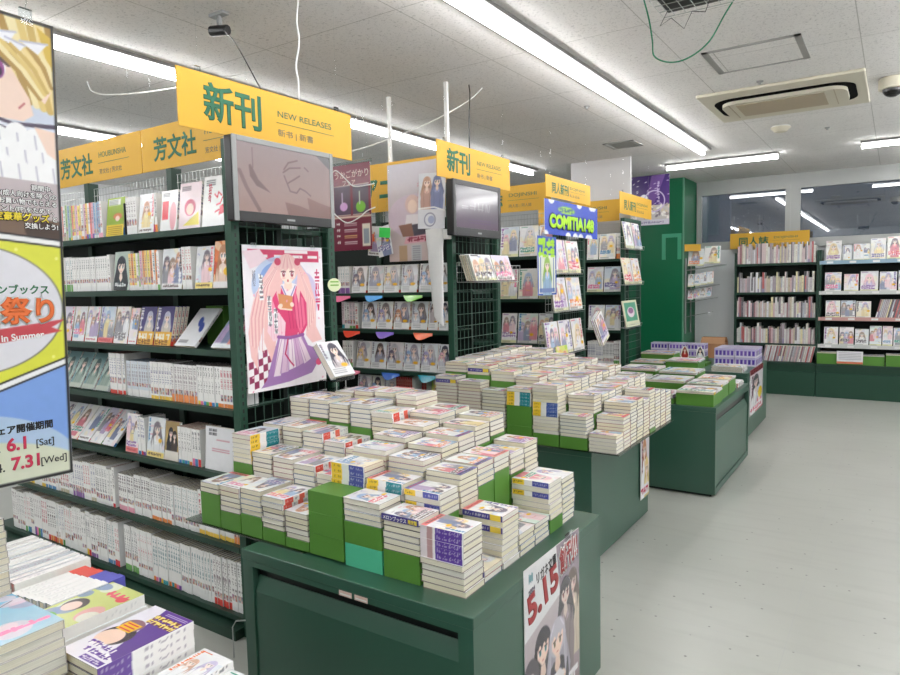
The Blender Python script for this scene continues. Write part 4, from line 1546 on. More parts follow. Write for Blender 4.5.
poster_y('pocket_poster', 'small poster in a clear pocket above the roll of white paper', -2.48, 3.39, 1.835, .20, .335, pocket_art(), roll=.05)
b = MB()
n = 14
for i in range(9):
    z0, z1 = 1.825 - .062 * i, 1.825 - .062 * (i + 1)
    r0, r1 = .066 - .0035 * i + .003 * math.sin(i * 2.1), .066 - .0035 * (i + 1) + .003 * math.sin((i + 1) * 2.1)
    for k in range(n):
        a0, a1 = 2 * PI * k / n, 2 * PI * (k + 1) / n
        cx0, cx1 = -2.345 + .002 * i, -2.345 + .002 * (i + 1)
        q = lambda a, rr, cx, z: (cx + rr * math.cos(a), 3.375 + .35 * rr * math.sin(a), z - (.03 * math.cos(a) if i == 8 and z == z1 else 0))
        b.poly([q(a0, r0, cx0, z0), q(a0, r1, cx1, z1), q(a1, r1, cx1, z1), q(a1, r0, cx0, z0)])
tag(b.build('paper_roll', mat('white_paper_cloth', (222, 222, 222), .8, var=.06, scale=30), None), 'long white paper wrap hanging down over the second rack corner', 'paper')
b = MB()
b.box(-2.30, -2.235, 3.372, 3.40, 1.76, 1.82)
tag(b.build('switch_box', M_WHITE, None, bevel=.004), 'small white switch box on the second rack post', 'switch')
for x0, z0, w, h, c, lab, rl in ((-2.78, 1.80, .09, .062, (60, 220, 90), 'small fluorescent green price card by the tilted book', .1), (-2.9, 1.765, .085, .05, (240, 110, 60), 'small orange price card below the maroon poster', -.12)):
    o = tag(link('price_card', sheet_mesh('card', w, h, np.tile(np.asarray(c, float), (2, 2, 1)), M_PRINT, .0015), None, TR(x0, 3.375, z0) @ RY(rl)), lab, 'price card')
    b = MB()
    b.tube([(.04, .006, .02), (.04, .02, .5), (.04, .02, ZC - z0 - .002)], .0008, 4)
    b.build('hanging_thread', M_CLEAR, o)


def comitia_art():
    cv = Cv(120, .27, (48, 76, 190))
    r = random.Random(5)
    for _ in range(10):
        x, y = r.random(), r.choice([0.0, .27])
        cv.ell(x, y, .05, .03, (236, 240, 246))
    cv.ell(.38, .205, .15, .028, (150, 210, 60))
    cv.box(.3, .177, .46, .233, (150, 210, 60))
    cv.strokes(r, .27, .205, .033, 7, (40, 80, 120), False, .004)
    return cv.c


M_LIME = mat('lime_ink', (176, 232, 40), .45, var=.02)
o = poster_x('comic_fair_poster', 'wide blue poster with lime lettering on the third rack endcap', -2.185, 4.58, 1.845, 1.055, .262, comitia_art(), t=.004)
text(o, 'COMITIA148', .075, .06, .13, mat('navy_ink', (30, 44, 120), .5), width=.91, bold=.12, y=-.0008)
text(o, 'COMITIA148', .085, .06, .13, M_LIME, width=.89, bold=.07, y=-.0016)


def strip_art():
    cv = Cv(60, 1.35, (60, 90, 180))
    r = random.Random(9)
    cv.box(.06, .04, .94, .92, (226, 232, 214))
    cv.strokes(r, .16, 1.2, .2, 4, (170, 226, 50), False, .034)
    cv.strokes(r, .16, .98, .2, 4, (170, 226, 50), False, .034)
    figure(cv, r, .5, .88, .3, (150, 190, 90), (150, 180, 210))
    cv.box(.1, .06, .9, .16, (120, 140, 190))
    for s in (.16, .84):
        cv.line([(s, .1), (s, .85)], .02, (70, 110, 170))
    return cv.c


poster_x('strip_poster', 'narrow blue and green strip poster hung in front of the third rack', -2.17, 4.422, 1.39, .325, .435, strip_art(), t=.003)


def purple_art():
    cv = Cv(90, 1.25, (76, 54, 116))
    cv.grad((104, 72, 140), (66, 44, 108))
    r = random.Random(11)
    cv.poly([(.55, 1.25), (.9, 1.25), (.6, .5), (.4, .5)], (112, 80, 146))
    for _ in range(26):
        x, y = r.random(), r.uniform(.45, 1.2)
        cv.ell(x, y, .03, .008, (226, 210, 240), r.uniform(0, 1))
    cv.box(0, .14, 1, .5, (196, 190, 186))
    cv.blobs(r, [(230, 226, 220), (150, 140, 140), (220, 200, 170), (120, 110, 120)], 0, .05)
    for _ in range(50):
        cv.ell(r.random(), r.uniform(.16, .5), .05, .03, r.choice([(236, 232, 226), (164, 152, 150), (214, 198, 170), (140, 130, 140)]), r.uniform(0, 3))
    cv.ell(.35, .62, .12, .16, (236, 232, 240))
    cv.ring(.62, .6, .26, .014, (206, 190, 226))
    cv.box(0, 0, 1, .14, (206, 204, 214))
    cv.strokes(r, .1, .07, .05, 15, (140, 130, 160), False, .006)
    cv.strokes(r, .72, 1.05, .07, 7, (214, 196, 230), True, .008)
    return cv.c


o = poster_y('purple_poster', 'purple night scene poster hung in front of the green column', -2.82, 8.4, 2.155, .485, .61, purple_art())
b = MB()
for xx in (.05, .42):
    b.tube([(xx, .001, .6), (xx, .001, ZC - 2.15)], .0012, 4)
b.build('hanging_thread', M_WHITE, o)


# ================================================================== BOOKS ON THE RACKS
CW = {'red': (226, 66, 60)}
TONES = ['white', 'pale', 'cream']
_cn = {}


def nxt(key):
    _cn[key] = _cn.get(key, 0) + 1
    return _cn[key]


def spine_run(xa, xb, z, yf, shelf, H=.178, W=.115, T=.0195, seed=0, name='manga_volume', run=(3, 8), lean=0.0, order='from the left end', hv=.003, cat='book', group='comics on the racks', tv=0.0, noun='comic spine', st='comic'):
    """a run of upright books, spines out, filled from xa to xb; neighbours of one series look alike."""
    r = random.Random(seed)
    x, left, sd = xa, 0, seed * 100
    h, w = H, W
    while x + T < xb:
        if left <= 0:
            left = r.randint(*run)
            sd += 1
            h = H + r.uniform(-hv, hv) * 3
        t = T
        if tv:
            t = T * r.choice([1 - tv, 1, 1 + tv])
            h = H * r.uniform(1 - hv * 22, 1)
        h = round(h, 3)
        i = nxt(shelf)
        M = TR(x + t, yf + r.uniform(0, .006), z + .0006 + h / 2 + (0.0 if not lean else t * math.sin(lean))) if not lean else TR(x, yf, z) @ RY(lean) @ TR(t, 0, h / 2)
        put_book(name, book_mesh(h, w, t, sd, st, sp_seed=sd * 8 + i % 8), M @ R_SPINE, '%s, %s %s on %s' % (noun, ordn(i), order, shelf), cat, group)
        left -= 1
        x += t + r.uniform(.0003, .0012) + (.002 if lean else 0)
    return x


def art_special(kind, nx=40, asp=1.42):
    cv = Cv(nx, asp, (248, 248, 248))
    r = random.Random(sum(map(ord, kind)))
    if kind == 'green':
        cv = Cv(nx, asp, (150, 178, 60))
        cv.box(.08, 1.14, .75, 1.36, (230, 234, 226))
        cv.lines(.12, 1.32, .6, 4, .05, .012, (110, 120, 110))
        cv.ell(.62, .72, .25, .12, (210, 130, 80))
        cv.ell(.62, .64, .12, .1, (244, 214, 190))
        cv.box(0, 0, 1, .42, (236, 206, 60))
        cv.lines(.1, .34, .9, 5, .07, .014, (150, 120, 30))
    elif kind == 'patch':
        cv.lines(.1, 1.32, .5, 3, .05, .014, (120, 120, 130))
        cv.box(.08, .4, .45, 1.05, (236, 70, 84))
        cv.ell(.75, .5, .2, .5, (236, 170, 180))
    elif kind == 'pinkface':
        cv = Cv(nx, asp, (246, 226, 232))
        cv.lines(.1, 1.3, .5, 3, .05, .014, (90, 80, 90))
        cv.ell(.5, .65, .26, .26, (200, 60, 100))
        cv.ell(.5, .6, .17, .18, (246, 214, 200))
        cv.poly([(.2, .1), (.9, .5), (.95, .1)], (236, 220, 90))
    elif kind == 'plainred':
        cv.lines(.12, 1.3, .5, 3, .06, .014, (90, 90, 96))
        for p in ([(.5, .9), (.62, .8), (.66, .95), (.8, .85)], [(.6, .6), (.75, .62), (.85, .8)], [(.55, .4), (.9, .5)]):
            cv.line(p, .02, (216, 40, 60))
        cv.poly([(.7, .3), (.95, .35), (.9, .6), (.75, .55)], (226, 60, 80))
    elif kind == 'back':
        cv.box(0, 0, 1, asp, (240, 240, 244))
        for y in (1.3, 1.18):
            for k in range(10):
                cv.box(.12 + .03 * k, y - .04, .13 + .03 * k + .008 * (k % 3), y + .04, (70, 70, 76))
        cv.lines(.4, 1.0, .85, 1, .05, .01, (200, 90, 110))
        cv.lines(.25, .7, .85, 2, .07, .012, (206, 120, 140))
    elif kind == 'device':
        cv.box(0, 0, 1, asp, (238, 240, 244))
        for q in (.5, .7):
            cv.ell(q, 1.4 - q, .1, .2, (70, 90, 170), .5)
        cv.lines(.1, .2, .5, 2, .06, .02, (140, 140, 146))
    elif kind == 'couple':
        cv = Cv(nx, asp, (176, 150, 100))
        cv.ell(.5, .75, .4, .4, (214, 180, 110))
        figure(cv, r, .4, 1.2, .34, (40, 34, 40), (50, 44, 50))
        figure(cv, r, .68, 1.1, .3, (60, 50, 46), (70, 56, 50))
        cv.box(0, 0, 1, .35, (236, 230, 220))
    elif kind == 'gold':
        cv = Cv(nx, asp, (74, 66, 120))
        figure(cv, r, .6, 1.25, .36, (190, 190, 210), (210, 200, 190))
        cv.box(0, 0, 1, .5, (236, 180, 70))
        cv.strokes(r, .15, .32, .2, 4, (250, 246, 230), False, .03)
        cv.strokes(r, .15, .12, .18, 4, (120, 70, 30), False, .02)
        cv.strokes(r, .1, 1.3, .16, 5, (240, 236, 240), True, .02)
    elif kind == 'teal':
        cv = Cv(nx, asp, (128, 160, 162))
        cv.blobs(r, [(170, 196, 190), (96, 130, 140), (206, 214, 200)], 9, .25, .7)
        figure(cv, r, .5, 1.2, .4, (90, 110, 110), (150, 170, 160))
        cv.box(0, 0, 1, .18, (190, 200, 190))
    elif kind == 'dark':
        cv = Cv(nx, asp, (190, 206, 196))
        figure(cv, r, .45, 1.25, .6, (50, 54, 66), (50, 56, 60))
        cv.strokes(r, .15, .2, .14, 5, (236, 240, 240), False, .02)
    elif kind == 'orange':
        cv = Cv(nx, asp, (226, 120, 60))
        cv.blobs(r, [(246, 180, 120), (200, 80, 60), (250, 220, 180)], 8, .25, .8)
        figure(cv, r, .5, 1.3, .5, (190, 130, 90), (240, 210, 190))
        cv.ell(.75, .5, .2, .12, (250, 200, 60))
        cv.box(0, 0, 1, .2, (240, 236, 236))
    elif kind == 'purplezine':
        cv = Cv(nx, asp, (236, 232, 244))
        cv.poly([(.3, asp), (1, asp), (1, .2), (.75, .3)], (96, 60, 150))
        cv.ell(.35, .62, .3, .26, (70, 56, 66))
        cv.ell(.3, .55, .24, .2, (250, 216, 196))
        cv.ell(.3, .9, .22, .16, (150, 110, 120))
        cv.box(.12, .74, .46, .96, (246, 196, 40))
        cv.lines(.16, .92, .42, 3, .07, .014, (214, 70, 60))
        for y, c in ((1.24, (248, 224, 120)), (1.12, (248, 224, 120))):
            cv.strokes(r, .4, y, .1, 6, (120, 70, 60), False, .02)
            cv.strokes(r, .4, y, .1, 6, c, False, .012)
        for x, y in ((.2, .36), (.32, .22)):
            cv.strokes(r, x, y, .1, 6, (250, 246, 250), False, .02)
            cv.strokes(r, x, y, .1, 6, (90, 50, 150), False, .011)
        cv.lines(.45, 1.38, .95, 2, .035, .006, (206, 190, 230))
        cv.box(.45, .03, .96, .13, (90, 54, 150))
        cv.strokes(r, .5, .08, .07, 6, (236, 226, 246), False, .007)
    elif kind == 'limezine':
        cv = Cv(nx, asp, (206, 214, 130))
        cv.blobs(r, [(236, 170, 176), (230, 236, 220), (130, 150, 190), (236, 206, 190)], 12, .2, .85)
        cv.ell(.3, .7, .22, .2, (90, 80, 80))
        cv.ell(.3, .64, .16, .15, (248, 214, 200))
        cv.ell(.3, .3, .16, .1, (90, 160, 60))
        cv.strokes(r, .45, 1.2, .14, 4, (226, 90, 110), False, .025)
        cv.ell(.85, 1.15, .12, .08, (226, 80, 90))
    elif kind == 'bluezine':
        cv = Cv(nx, asp, (120, 176, 200))
        cv.grad((150, 186, 206), (96, 168, 200))
        cv.blobs(r, [(236, 190, 200), (200, 216, 226), (150, 130, 160)], 10, .22, .6)
        cv.strokes(r, .2, .3, .13, 6, (236, 110, 160), False, .024)
        cv.line([(.5, 1.0), (.9, 1.2)], .01, (60, 70, 90))
    elif kind == 'greenframe':
        cv = Cv(nx, asp, (226, 232, 200))
        cv.box(.1, .3, .9, asp - .12, (90, 170, 140))
        cv.ell(.5, .78, .25, .28, (236, 226, 236))
        cv.ell(.5, .86, .18, .16, (150, 110, 150))
    elif kind == 'limeface':
        cv = Cv(nx, asp, (226, 232, 130))
        cv.blobs(r, [(250, 236, 180), (190, 220, 90), (250, 214, 190)], 8, .25, .8)
        figure(cv, r, .35, 1.25, .4, (240, 210, 120), (240, 240, 220))
        figure(cv, r, .7, 1.15, .36, (230, 160, 120), (200, 220, 160))
        cv.box(.1, .35, .6, .5, (226, 60, 70))
    return cv.c


for kq in ('green', 'patch', 'pinkface', 'plainred', 'back', 'device', 'couple', 'gold', 'teal', 'dark', 'orange', 'greenframe', 'limeface'):
    ARTS[kq] = art_special(kq)
for kq in ('purplezine', 'limezine', 'bluezine'):
    ARTS[kq] = art_special(kq, 110, 1.45)


def face(name, xl, yf, z, H, W, T, seed, label, lean=.12, turn=0.0, art=None, style='novel', group=None, res=30, cat='book', pre=None, spine='comic'):
    M = face_out(xl, yf, z, H, W, T, lean, turn)
    if pre is not None:
        M = pre @ M
    return put_book(name, book_mesh(H, W, T, seed, spine, res, style, art), M, label, cat, group)


g = 'face-out comics on the nearest rack'
N1 = 'the top shelf of the nearest rack'
N2 = 'the second shelf of the nearest rack'
z, y = 1.755, 1.822
x = spine_run(-3.76, -3.225, z, y, N1, seed=11, T=.0185, run=(1, 4), st='bright')
face('comic_book', -3.215, y, z, .186, .15, .014, 501, 'green comic with yellow foot facing out on the top shelf', art='green', group=g)
b = MB()
b.box(-3.05, -3.044, y, y + .12, z + .0006, z + .15)
b.box(-3.0439, -3.037, y, y + .10, z + .0006, z + .002)
tag(b.build('bookend', M_BLACK, None), 'black metal bookend beside the green comic on the top shelf', 'bookend')
x = spine_run(-3.035, -2.945, z, y, N1, seed=12, T=.02)
face('comic_book', -2.94, y, z, .18, .118, .012, 503, 'glossy comic with pale figure, second face-out from the green comic, top shelf', group=g)
x = spine_run(-2.815, -2.775, z, y, N1, seed=13)
face('comic_book', -2.77, y, z, .18, .12, .014, 504, 'white comic with red oblong patch facing out on the top shelf', art='patch', group=g)
face('comic_book', -2.635, y, z, .20, .15, .014, 505, 'pink comic with small round face facing out on the top shelf', art='pinkface', group=g)
o = face('comic_book', -2.47, y, z, .212, .15, .016, 506, 'white comic with vertical red lettering at the post end of the top shelf', art='plainred', group=g)
text(o, 'sister', 0, 0, .036, M_RED_INK, bold=.02, M=TR(.075, .115, .0162) @ RZ(PI))

z = 1.495
x = spine_run(-3.78, -3.185, z, y, N2, seed=21, T=.0215, run=(8, 16))
face('comic_book', -3.178, y, z, .186, .128, .016, 511, 'comic with dark haired figure facing out on the second shelf', art='dark', group=g)
x = spine_run(-3.04, -2.79, z, y, N2, seed=22, T=.018, run=(2, 5), st='bright')
face('comic_book', -2.785, y, z, .182, .15, .018, 513, 'pale green comic facing out in the middle of the second shelf', group=g)
x = spine_run(-2.625, -2.545, z, y, N2, seed=23, T=.021)
face('comic_book', -2.54, y, z, .182, .118, .014, 515, 'pink comic facing out between spines on the second shelf', group=g)
face('comic_book', -2.418, y, z, .20, .115, .014, 516, 'orange comic with yellow seal at the post end of the second shelf', art='orange', group=g)

z = 1.235
N3 = 'the third shelf of the nearest rack'
for i, (xl, w, sd, nm) in enumerate(((-3.86, .118, 520, 'hidden'), (-3.73, .118, 527, 'x'), (-3.60, .115, 521, 'first'), (-3.475, .115, 522, 'second'), (-3.35, .13, 523, 'third'), (-3.21, .118, 524, 'fourth'))):
    face('comic_book', xl, y, z, .182, w, .014, sd, 'pale comic facing out, %s from the banner on the third shelf' % ordn(i + 1), lean=.2, group=g)
face('comic_book', -3.085, y, z, .175, .07, .014, 525, 'narrow comic facing out just before the purple and gold covers, third shelf', lean=.2, group=g)
face('comic_book', -3.008, y, z, .182, .128, .016, 526, 'purple and gold comic facing out, first of the pair on the third shelf', art='gold', lean=.22, group=g)
for i in range(4):
    face('comic_book', -2.872 + .002 * i, y - .0 + .0175 * i, z, .182, .128, .016, 526, 'purple and gold comic, %s from the front of the deep pile on third shelf' % ordn(i + 1), art='gold', lean=.22, group=g)
b = MB()
b.box(-2.70, -2.575, 1.99, 2.07, z + .0006, z + .18)
tag(b.build('riser_box', M_BOX, None, bevel=.002), 'green card box standing at the back of the third shelf', 'box', 'green riser boxes')
for i, (xl, art) in enumerate(((-2.715, 'device'), (-2.60, 'device'), (-2.455, None), (-2.41, None))):
    face('magazine', xl, y + .03 * (i % 2), z + (.0 if i % 2 == 0 else .006), .22, .15 if i % 2 == 0 else .13, .012, 530 + i, 'magazine tipped far back, %s from the post end of the third shelf' % ordn(4 - i), lean=.75 + .02 * (i % 2), art=art, group='tipped magazines') if i != 1 and i != 3 else None

z = .985
N4 = 'the fourth shelf of the nearest rack'
for i in range(5):
    face('comic_book', -3.93 + .13 * i, y, z, .20, .118, .014, 540 + i, 'teal bagged comic tipped back, %s from the banner on the fourth shelf' % ordn(i + 1), lean=.5, art='teal', group='teal comics')
x = spine_run(-3.27, -3.12, z, y, N4, seed=41, H=.205, W=.14, T=.022)
x = spine_run(-3.115, -2.30, z, y, N4, seed=42, T=.0195, run=(5, 11))

z, y = .70, 1.822
for i in range(6):
    face('comic_book', -3.97 + .115 * i, y + .002 * i, z, .21, .11, .012, 550 + i, 'comic slumped far back, %s from the banner on the fifth shelf' % ordn(i + 1), lean=.72, group='slumped comics')
face('comic_book', -3.16, y, z, .19, .105, .014, 561, 'comic with red haired figure facing out on the fifth shelf', group=g)
N5 = 'the fifth shelf of the nearest rack'
x = spine_run(-3.05, -2.985, z, y, N5, seed=51, T=.02)
face('comic_book', -2.98, y, z, .19, .135, .014, 562, 'bright pink lettered comic facing out on the fifth shelf', group=g)
face('comic_book', -2.84, y, z, .182, .105, .014, 563, 'brown comic with couple facing out on the fifth shelf', art='couple', group=g)
x = spine_run(-2.73, -2.55, z, y, N5, seed=52, T=.02)
face('comic_book', -2.535, y, z, .19, .19, .018, 564, 'white comic with back cover barcode showing on the fifth shelf', art='back', lean=.08, group=g)
z, y = .393, 1.82
N6 = 'the sixth shelf of the nearest rack'
x = spine_run(-4.35, -3.27, z, y, N6, seed=61, H=.2, W=.14, T=.022, run=(2, 5))
x = spine_run(-3.25, -2.30, z, y, N6, seed=62, H=.195, W=.13, T=.0195, run=(5, 12))
z, y = .083, 1.82
N7 = 'the lowest shelf of the nearest rack'
x = spine_run(-4.43, -3.25, z, y, N7, seed=71, H=.235, W=.16, T=.022, run=(2, 4))
x = spine_run(-3.225, -2.30, z, y, N7, seed=72, H=.23, W=.16, T=.0195, run=(6, 12))

# second rack: face-out comics on four shelves, with tongue shaped shelf cards
g = 'face-out comics on the second rack'
for z, xs, row in ((1.44, (-3.10, -2.955, -2.82, -2.675, -2.53, -2.40), 'top row'), (1.20, (-3.02, -2.885, -2.745, -2.60, -2.465, -2.385), 'second row'), (.93, (-3.08, -2.95, -2.81, -2.67, -2.53, -2.40), 'third row')):
    for i, xl in enumerate(xs):
        w = min(.128, (xs[i + 1] - xl - .006) if i + 1 < len(xs) else (.085 if z == 1.20 else .098))
        face('comic_book', xl, 3.452, z, .182, w, .014, 600 + int(z * 100) * 7 + i, 'pale comic facing out, %s from the left in the %s of the second rack' % (ordn(i + 1), row), lean=.14, group=g, style='bw', res=34)
        if i % 2 == 0:
            face('comic_book', xl + .004, 3.452 + .0165, z, .182, w - .006, .014, 600 + int(z * 100) * 7 + i + 1, 'comic right behind the %s face-out in the %s of the second rack' % (ordn(i + 1), row), lean=.14, group='second copies on the second rack', res=0)
x = spine_run(-3.22, -3.11, 1.44, 3.452, 'the top row of the second rack', seed=81, T=.02)
x = spine_run(-3.20, -3.03, 1.20, 3.452, 'the second row of the second rack', seed=82, T=.024, run=(1, 3))
x = spine_run(-3.2, -3.09, .93, 3.452, 'the third row of the second rack', seed=83, T=.022)
for i, xl in enumerate((-3.08, -2.965, -2.85)):
    face('comic_book', xl, 3.452, .70, .182, .11, .014, 670 + i, 'pale comic facing out, %s from the left in the low row of the second rack' % ordn(i + 1), group=g, style='bw', res=34)
M_MAROON = (150, 60, 54)
for i in range(9):
    t = .0185
    xx = -2.735 + i * .0192 + (.075 if i > 6 else 0)
    k = Ink()
    cm = book_mesh(.19, .12, t, 990, 'maroon')
    o = put_book('manga_volume', cm, TR(xx + t, 3.452, .70 + .0957) @ R_SPINE, 'maroon comic spine, %s from the left in the low row of the second rack' % ordn(i + 1), 'book', 'comics on the racks')
face('comic_book', -2.46, 3.452, .70, .18, .118, .014, 675, 'green backed comic facing out at the post end of the low row, second rack', art='limeface', group=g)
for i, (xc, z, c, lab) in enumerate(((-3.165, 1.408, (240, 120, 160), 'pink'), (-2.885, 1.408, (80, 160, 226), 'sky blue'), (-2.56, 1.408, (130, 200, 80), 'lime green'), (-3.09, 1.168, (236, 76, 50), 'red'), (-2.80, 1.168, (140, 110, 210), 'lilac'), (-2.49, 1.168, (246, 120, 80), 'orange'), (-3.10, .898, (244, 130, 160), 'rose pink'), (-2.76, .898, (60, 110, 200), 'deep blue'), (-2.46, .898, (30, 150, 170), 'teal'))):
    n = 18
    pts = []
    for k in range(n + 1):
        u = k / n
        a = math.sin(PI * u)
        pts.append((-.075 + .15 * u, -.002 - .045 * a, .012 - .03 * a ** 1.4 - .012 * u))
    b = MB()
    top = [(p[0], 0, .016) for p in pts]
    for k in range(n):
        b.poly([pts[k], pts[k + 1], top[k + 1], top[k]])
        b.poly([(top[k][0], .001, .016), (top[k + 1][0], .001, .016), (pts[k + 1][0], pts[k + 1][1] + .001, pts[k + 1][2] - .001), (pts[k][0], pts[k][1] + .001, pts[k][2] - .001)])
    tag(b.build('shelf_card', mat('card_' + lab.replace(' ', '_'), c, .2, 0, .6, .03), None, M=TR(xc, 3.428, z)), '%s tongue shaped plastic card clipped to a shelf edge of the second rack' % lab, 'shelf card', 'shelf cards')

# third and furthest racks: large thin fan books facing out
g = 'fan books on the third rack'
for z, items, row in ((1.70, ((-2.79, .17), (-2.61, .17), (-2.43, .128)), 'top shelf'), (1.35, ((-2.80, .165), (-2.625, .18), (-2.435, .13)), 'second shelf'), (.98, ((-2.79, .14), (-2.635, .18), (-2.445, .14)), 'third shelf'), (.62, ((-2.8, .12), (-2.66, .12), (-2.52, .12), (-2.395, .09)), 'low shelf')):
    for i, (xl, w) in enumerate(items):
        face('fan_book', xl, 4.975, z, .25 if z > .7 else .17, w, .008, 700 + int(z * 100) + i, 'fan book facing out, %s from the left on the %s of the third rack' % (ordn(i + 1), row), style='zine', lean=.12, group=g)
g = 'fan books on the furthest rack'
for z, items, row in ((1.70, ((-2.66, .12), (-2.53, .17)), 'top shelf'), (1.37, ((-2.66, .17), (-2.48, .178)), 'second shelf'), (.98, ((-2.65, .17), (-2.47, .168)), 'third shelf')):
    for i, (xl, w) in enumerate(items):
        face('fan_book', xl, 6.565, z, .255, w, .008, 760 + int(z * 100) + i, 'fan book facing out, %s from the left on the %s of the furthest rack' % (ordn(i + 1), row), style='zine', lean=.1, group=g)
spine_run(-2.35, -2.30, 1.70, 6.57, 'the top shelf of the furthest rack', seed=91, H=.25, W=.17, T=.012, name='fan_book_spine', noun='fan book spine', group='fan book spines')
spine_run(-2.66, -2.31, .62, 6.57, 'the low shelf of the furthest rack', seed=92, H=.24, W=.17, T=.014, name='fan_book_spine', noun='fan book spine', group='fan book spines')


# wire pockets on the endcaps, holding fan books that face the walkway
def rack_tray(label, x, y0, y1, z, depth=.09, lip=.045, mats=None, tilt=.0):
    e = empty('wire_book_tray', M=TR(x, y0, z) @ RZ(PI / 2))
    tag(e, label, 'book tray', 'wire trays on the endcaps')
    w = y1 - y0
    b = MB()
    n = max(3, int(w / .05))
    for i in range(n + 1):
        xx = w * i / n
        b.tube([(xx, 0, .12), (xx, 0, 0), (xx, -depth, -.004), (xx, -depth - .006, lip)], .0018, 4, cap=False)
    for yy, zz in ((0, .12), (0, .06), (0, 0), (-depth * .5, -.002), (-depth, -.004), (-depth - .006, lip)):
        b.tube([(0, yy, zz), (w, yy, zz)], .0018, 4, cap=False)
    b.build('wire_frame', mats or M_WIRE, e)
    b = MB()
    for xx in (.03, w - .03):
        b.box(xx - .006, xx + .006, -.001, .009, .10, .125)
    b.build('hook', mats or M_WIRE, e)
    return e


def walk(name, x, y, z, H, W, T, seed, label, lean=.25, style='zine', art=None, group=None, turn=0.0, cat='book'):
    """a book facing the walkway (+X): lower near edge at (x, y, z)."""
    return face(name, 0, 0, 0, H, W, T, seed, label, lean, turn, art, style, group, 34, cat, pre=TR(x, y, z) @ RZ(PI / 2))


EX = -2.243
rack_tray('steel wire basket of paperbacks under the small black screen', EX, 3.46, 3.99, 1.50, .15, .10)
for i in range(5):
    walk('fan_book', EX + .13 - .017 * i, 3.475 + .003 * i, 1.503, .17, .25, .012, 800 + i, 'pale fan book, %s from the front of the basket, hanging below the small screen' % ordn(i + 1), lean=.32, group='books in the wire basket')
for i in range(5):
    walk('fan_book', EX + .13 - .017 * i, 3.735 + .003 * i, 1.503, .17, .235, .012, 810, 'pink figured fan book, %s from the front in the wire basket' % ordn(i + 1), lean=.32, group='books in the wire basket', style='novel')
g = 'fan books in the endcap trays'
for z, items, nm in ((1.55, ((4.72, .26), (5.0, .24)), 'upper tray'), (1.255, ((4.72, .26), (5.0, .27)), 'middle tray'), (.915, ((4.60, .23), (4.85, .22), (5.09, .22)), 'low tray')):
    rack_tray('wire tray, %s on the third rack endcap' % nm, EX, items[0][0] - .02, items[-1][0] + items[-1][1] + .01, z, .08, .03)
    for i, (yy, w) in enumerate(items):
        for j in range(2):
            walk('fan_book', EX + .07 - .011 * j, yy + .004 * j, z + .003, .262, w, .009, 820 + int(z * 100) + i + j * 50, ('fan book facing the walkway, %s in the %s of the third rack endcap' if j == 0 else 'fan book behind the %s one in the %s of the third rack endcap') % (ordn(i + 1), nm), lean=.14, group=g)
for j in range(3):
    M = TR(EX + .155 + .012 * j, 5.44 + .012 * j, .93) @ RZ(PI / 2) @ RY(-.5) @ face_out(0, 0, 0, .26, .16, .008, .12)
    put_book('fan_book', book_mesh(.26, .16, .008, 870 + j, 'plain', 20, 'zine'), M, 'white fan book tipping sideways, %s in the slanting group by the low tray' % ordn(j + 1), 'book', 'slanting fan books')
rack_tray('lowest wire tray of the third rack endcap, holding one lime green book', EX, 4.60, 4.86, .775, .17, .04)
walk('fan_book', EX + .155, 4.625, .778, .22, .21, .012, 899, 'lime green fan book leaning back in the lowest tray of the third rack', lean=.18, art='limeface', group=g)
for z, items, nm in ((1.79, ((6.36, .24), (6.62, .23)), 'upper tray'), (1.44, ((6.33, .25), (6.6, .24)), 'middle tray'), (1.02, ((6.36, .42),), 'low tray')):
    rack_tray('wire tray, %s on the furthest rack endcap' % nm, EX, items[0][0] - .02, items[-1][0] + items[-1][1] + .01, z, .08, .03)
    for i, (yy, w) in enumerate(items):
        walk('fan_book', EX + .07, yy, z + .003, .262, w, .009, 880 + int(z * 100) + i, 'fan book facing the walkway, %s in the %s of the furthest rack endcap' % (ordn(i + 1), nm) if nm != 'low tray' else 'green framed fan book in the low tray of the furthest rack endcap', lean=.18, group=g, art='greenframe' if nm == 'low tray' else None)

# thin wire stand with a tilted book beside the pink poster, round card on the poster's edge
e = empty('book_stand', (-2.085, 2.2, 1.0315))
tag(e, 'thin clear stand on a novel stack, holding up the tilted book', 'stand')
b = MB()
b.box(-.045, .045, -.06, .06, 0, .003)
b.build('base', M_CLEAR, e)
b = MB()
b.tube([(.03, -.03, .003), (.03, -.03, .045)], .002, 6)
b.tube([(.03, .03, .003), (.03, .03, .045)], .002, 6)
b.build('rod', M_WIRE, e)
b = MB()
b.box(-.045, .06, -.06, .06, .045, .048)
b.box(.057, .06, -.06, .06, .048, .062)
b.build('rest', M_CLEAR, e)
walk('comic_book', -2.03, 2.135, 1.081, .18, .135, .03, 895, 'cream comic leaning far back on the thin stand beside the pink poster', lean=.62, style='bw')


def round_card():
    cv = Cv(40, 1, (240, 240, 226))
    cv.ring(.5, .5, .44, .04, (120, 190, 70))
    cv.lines(.2, .45, .8, 2, .16, .04, (90, 170, 60))
    return cv.c


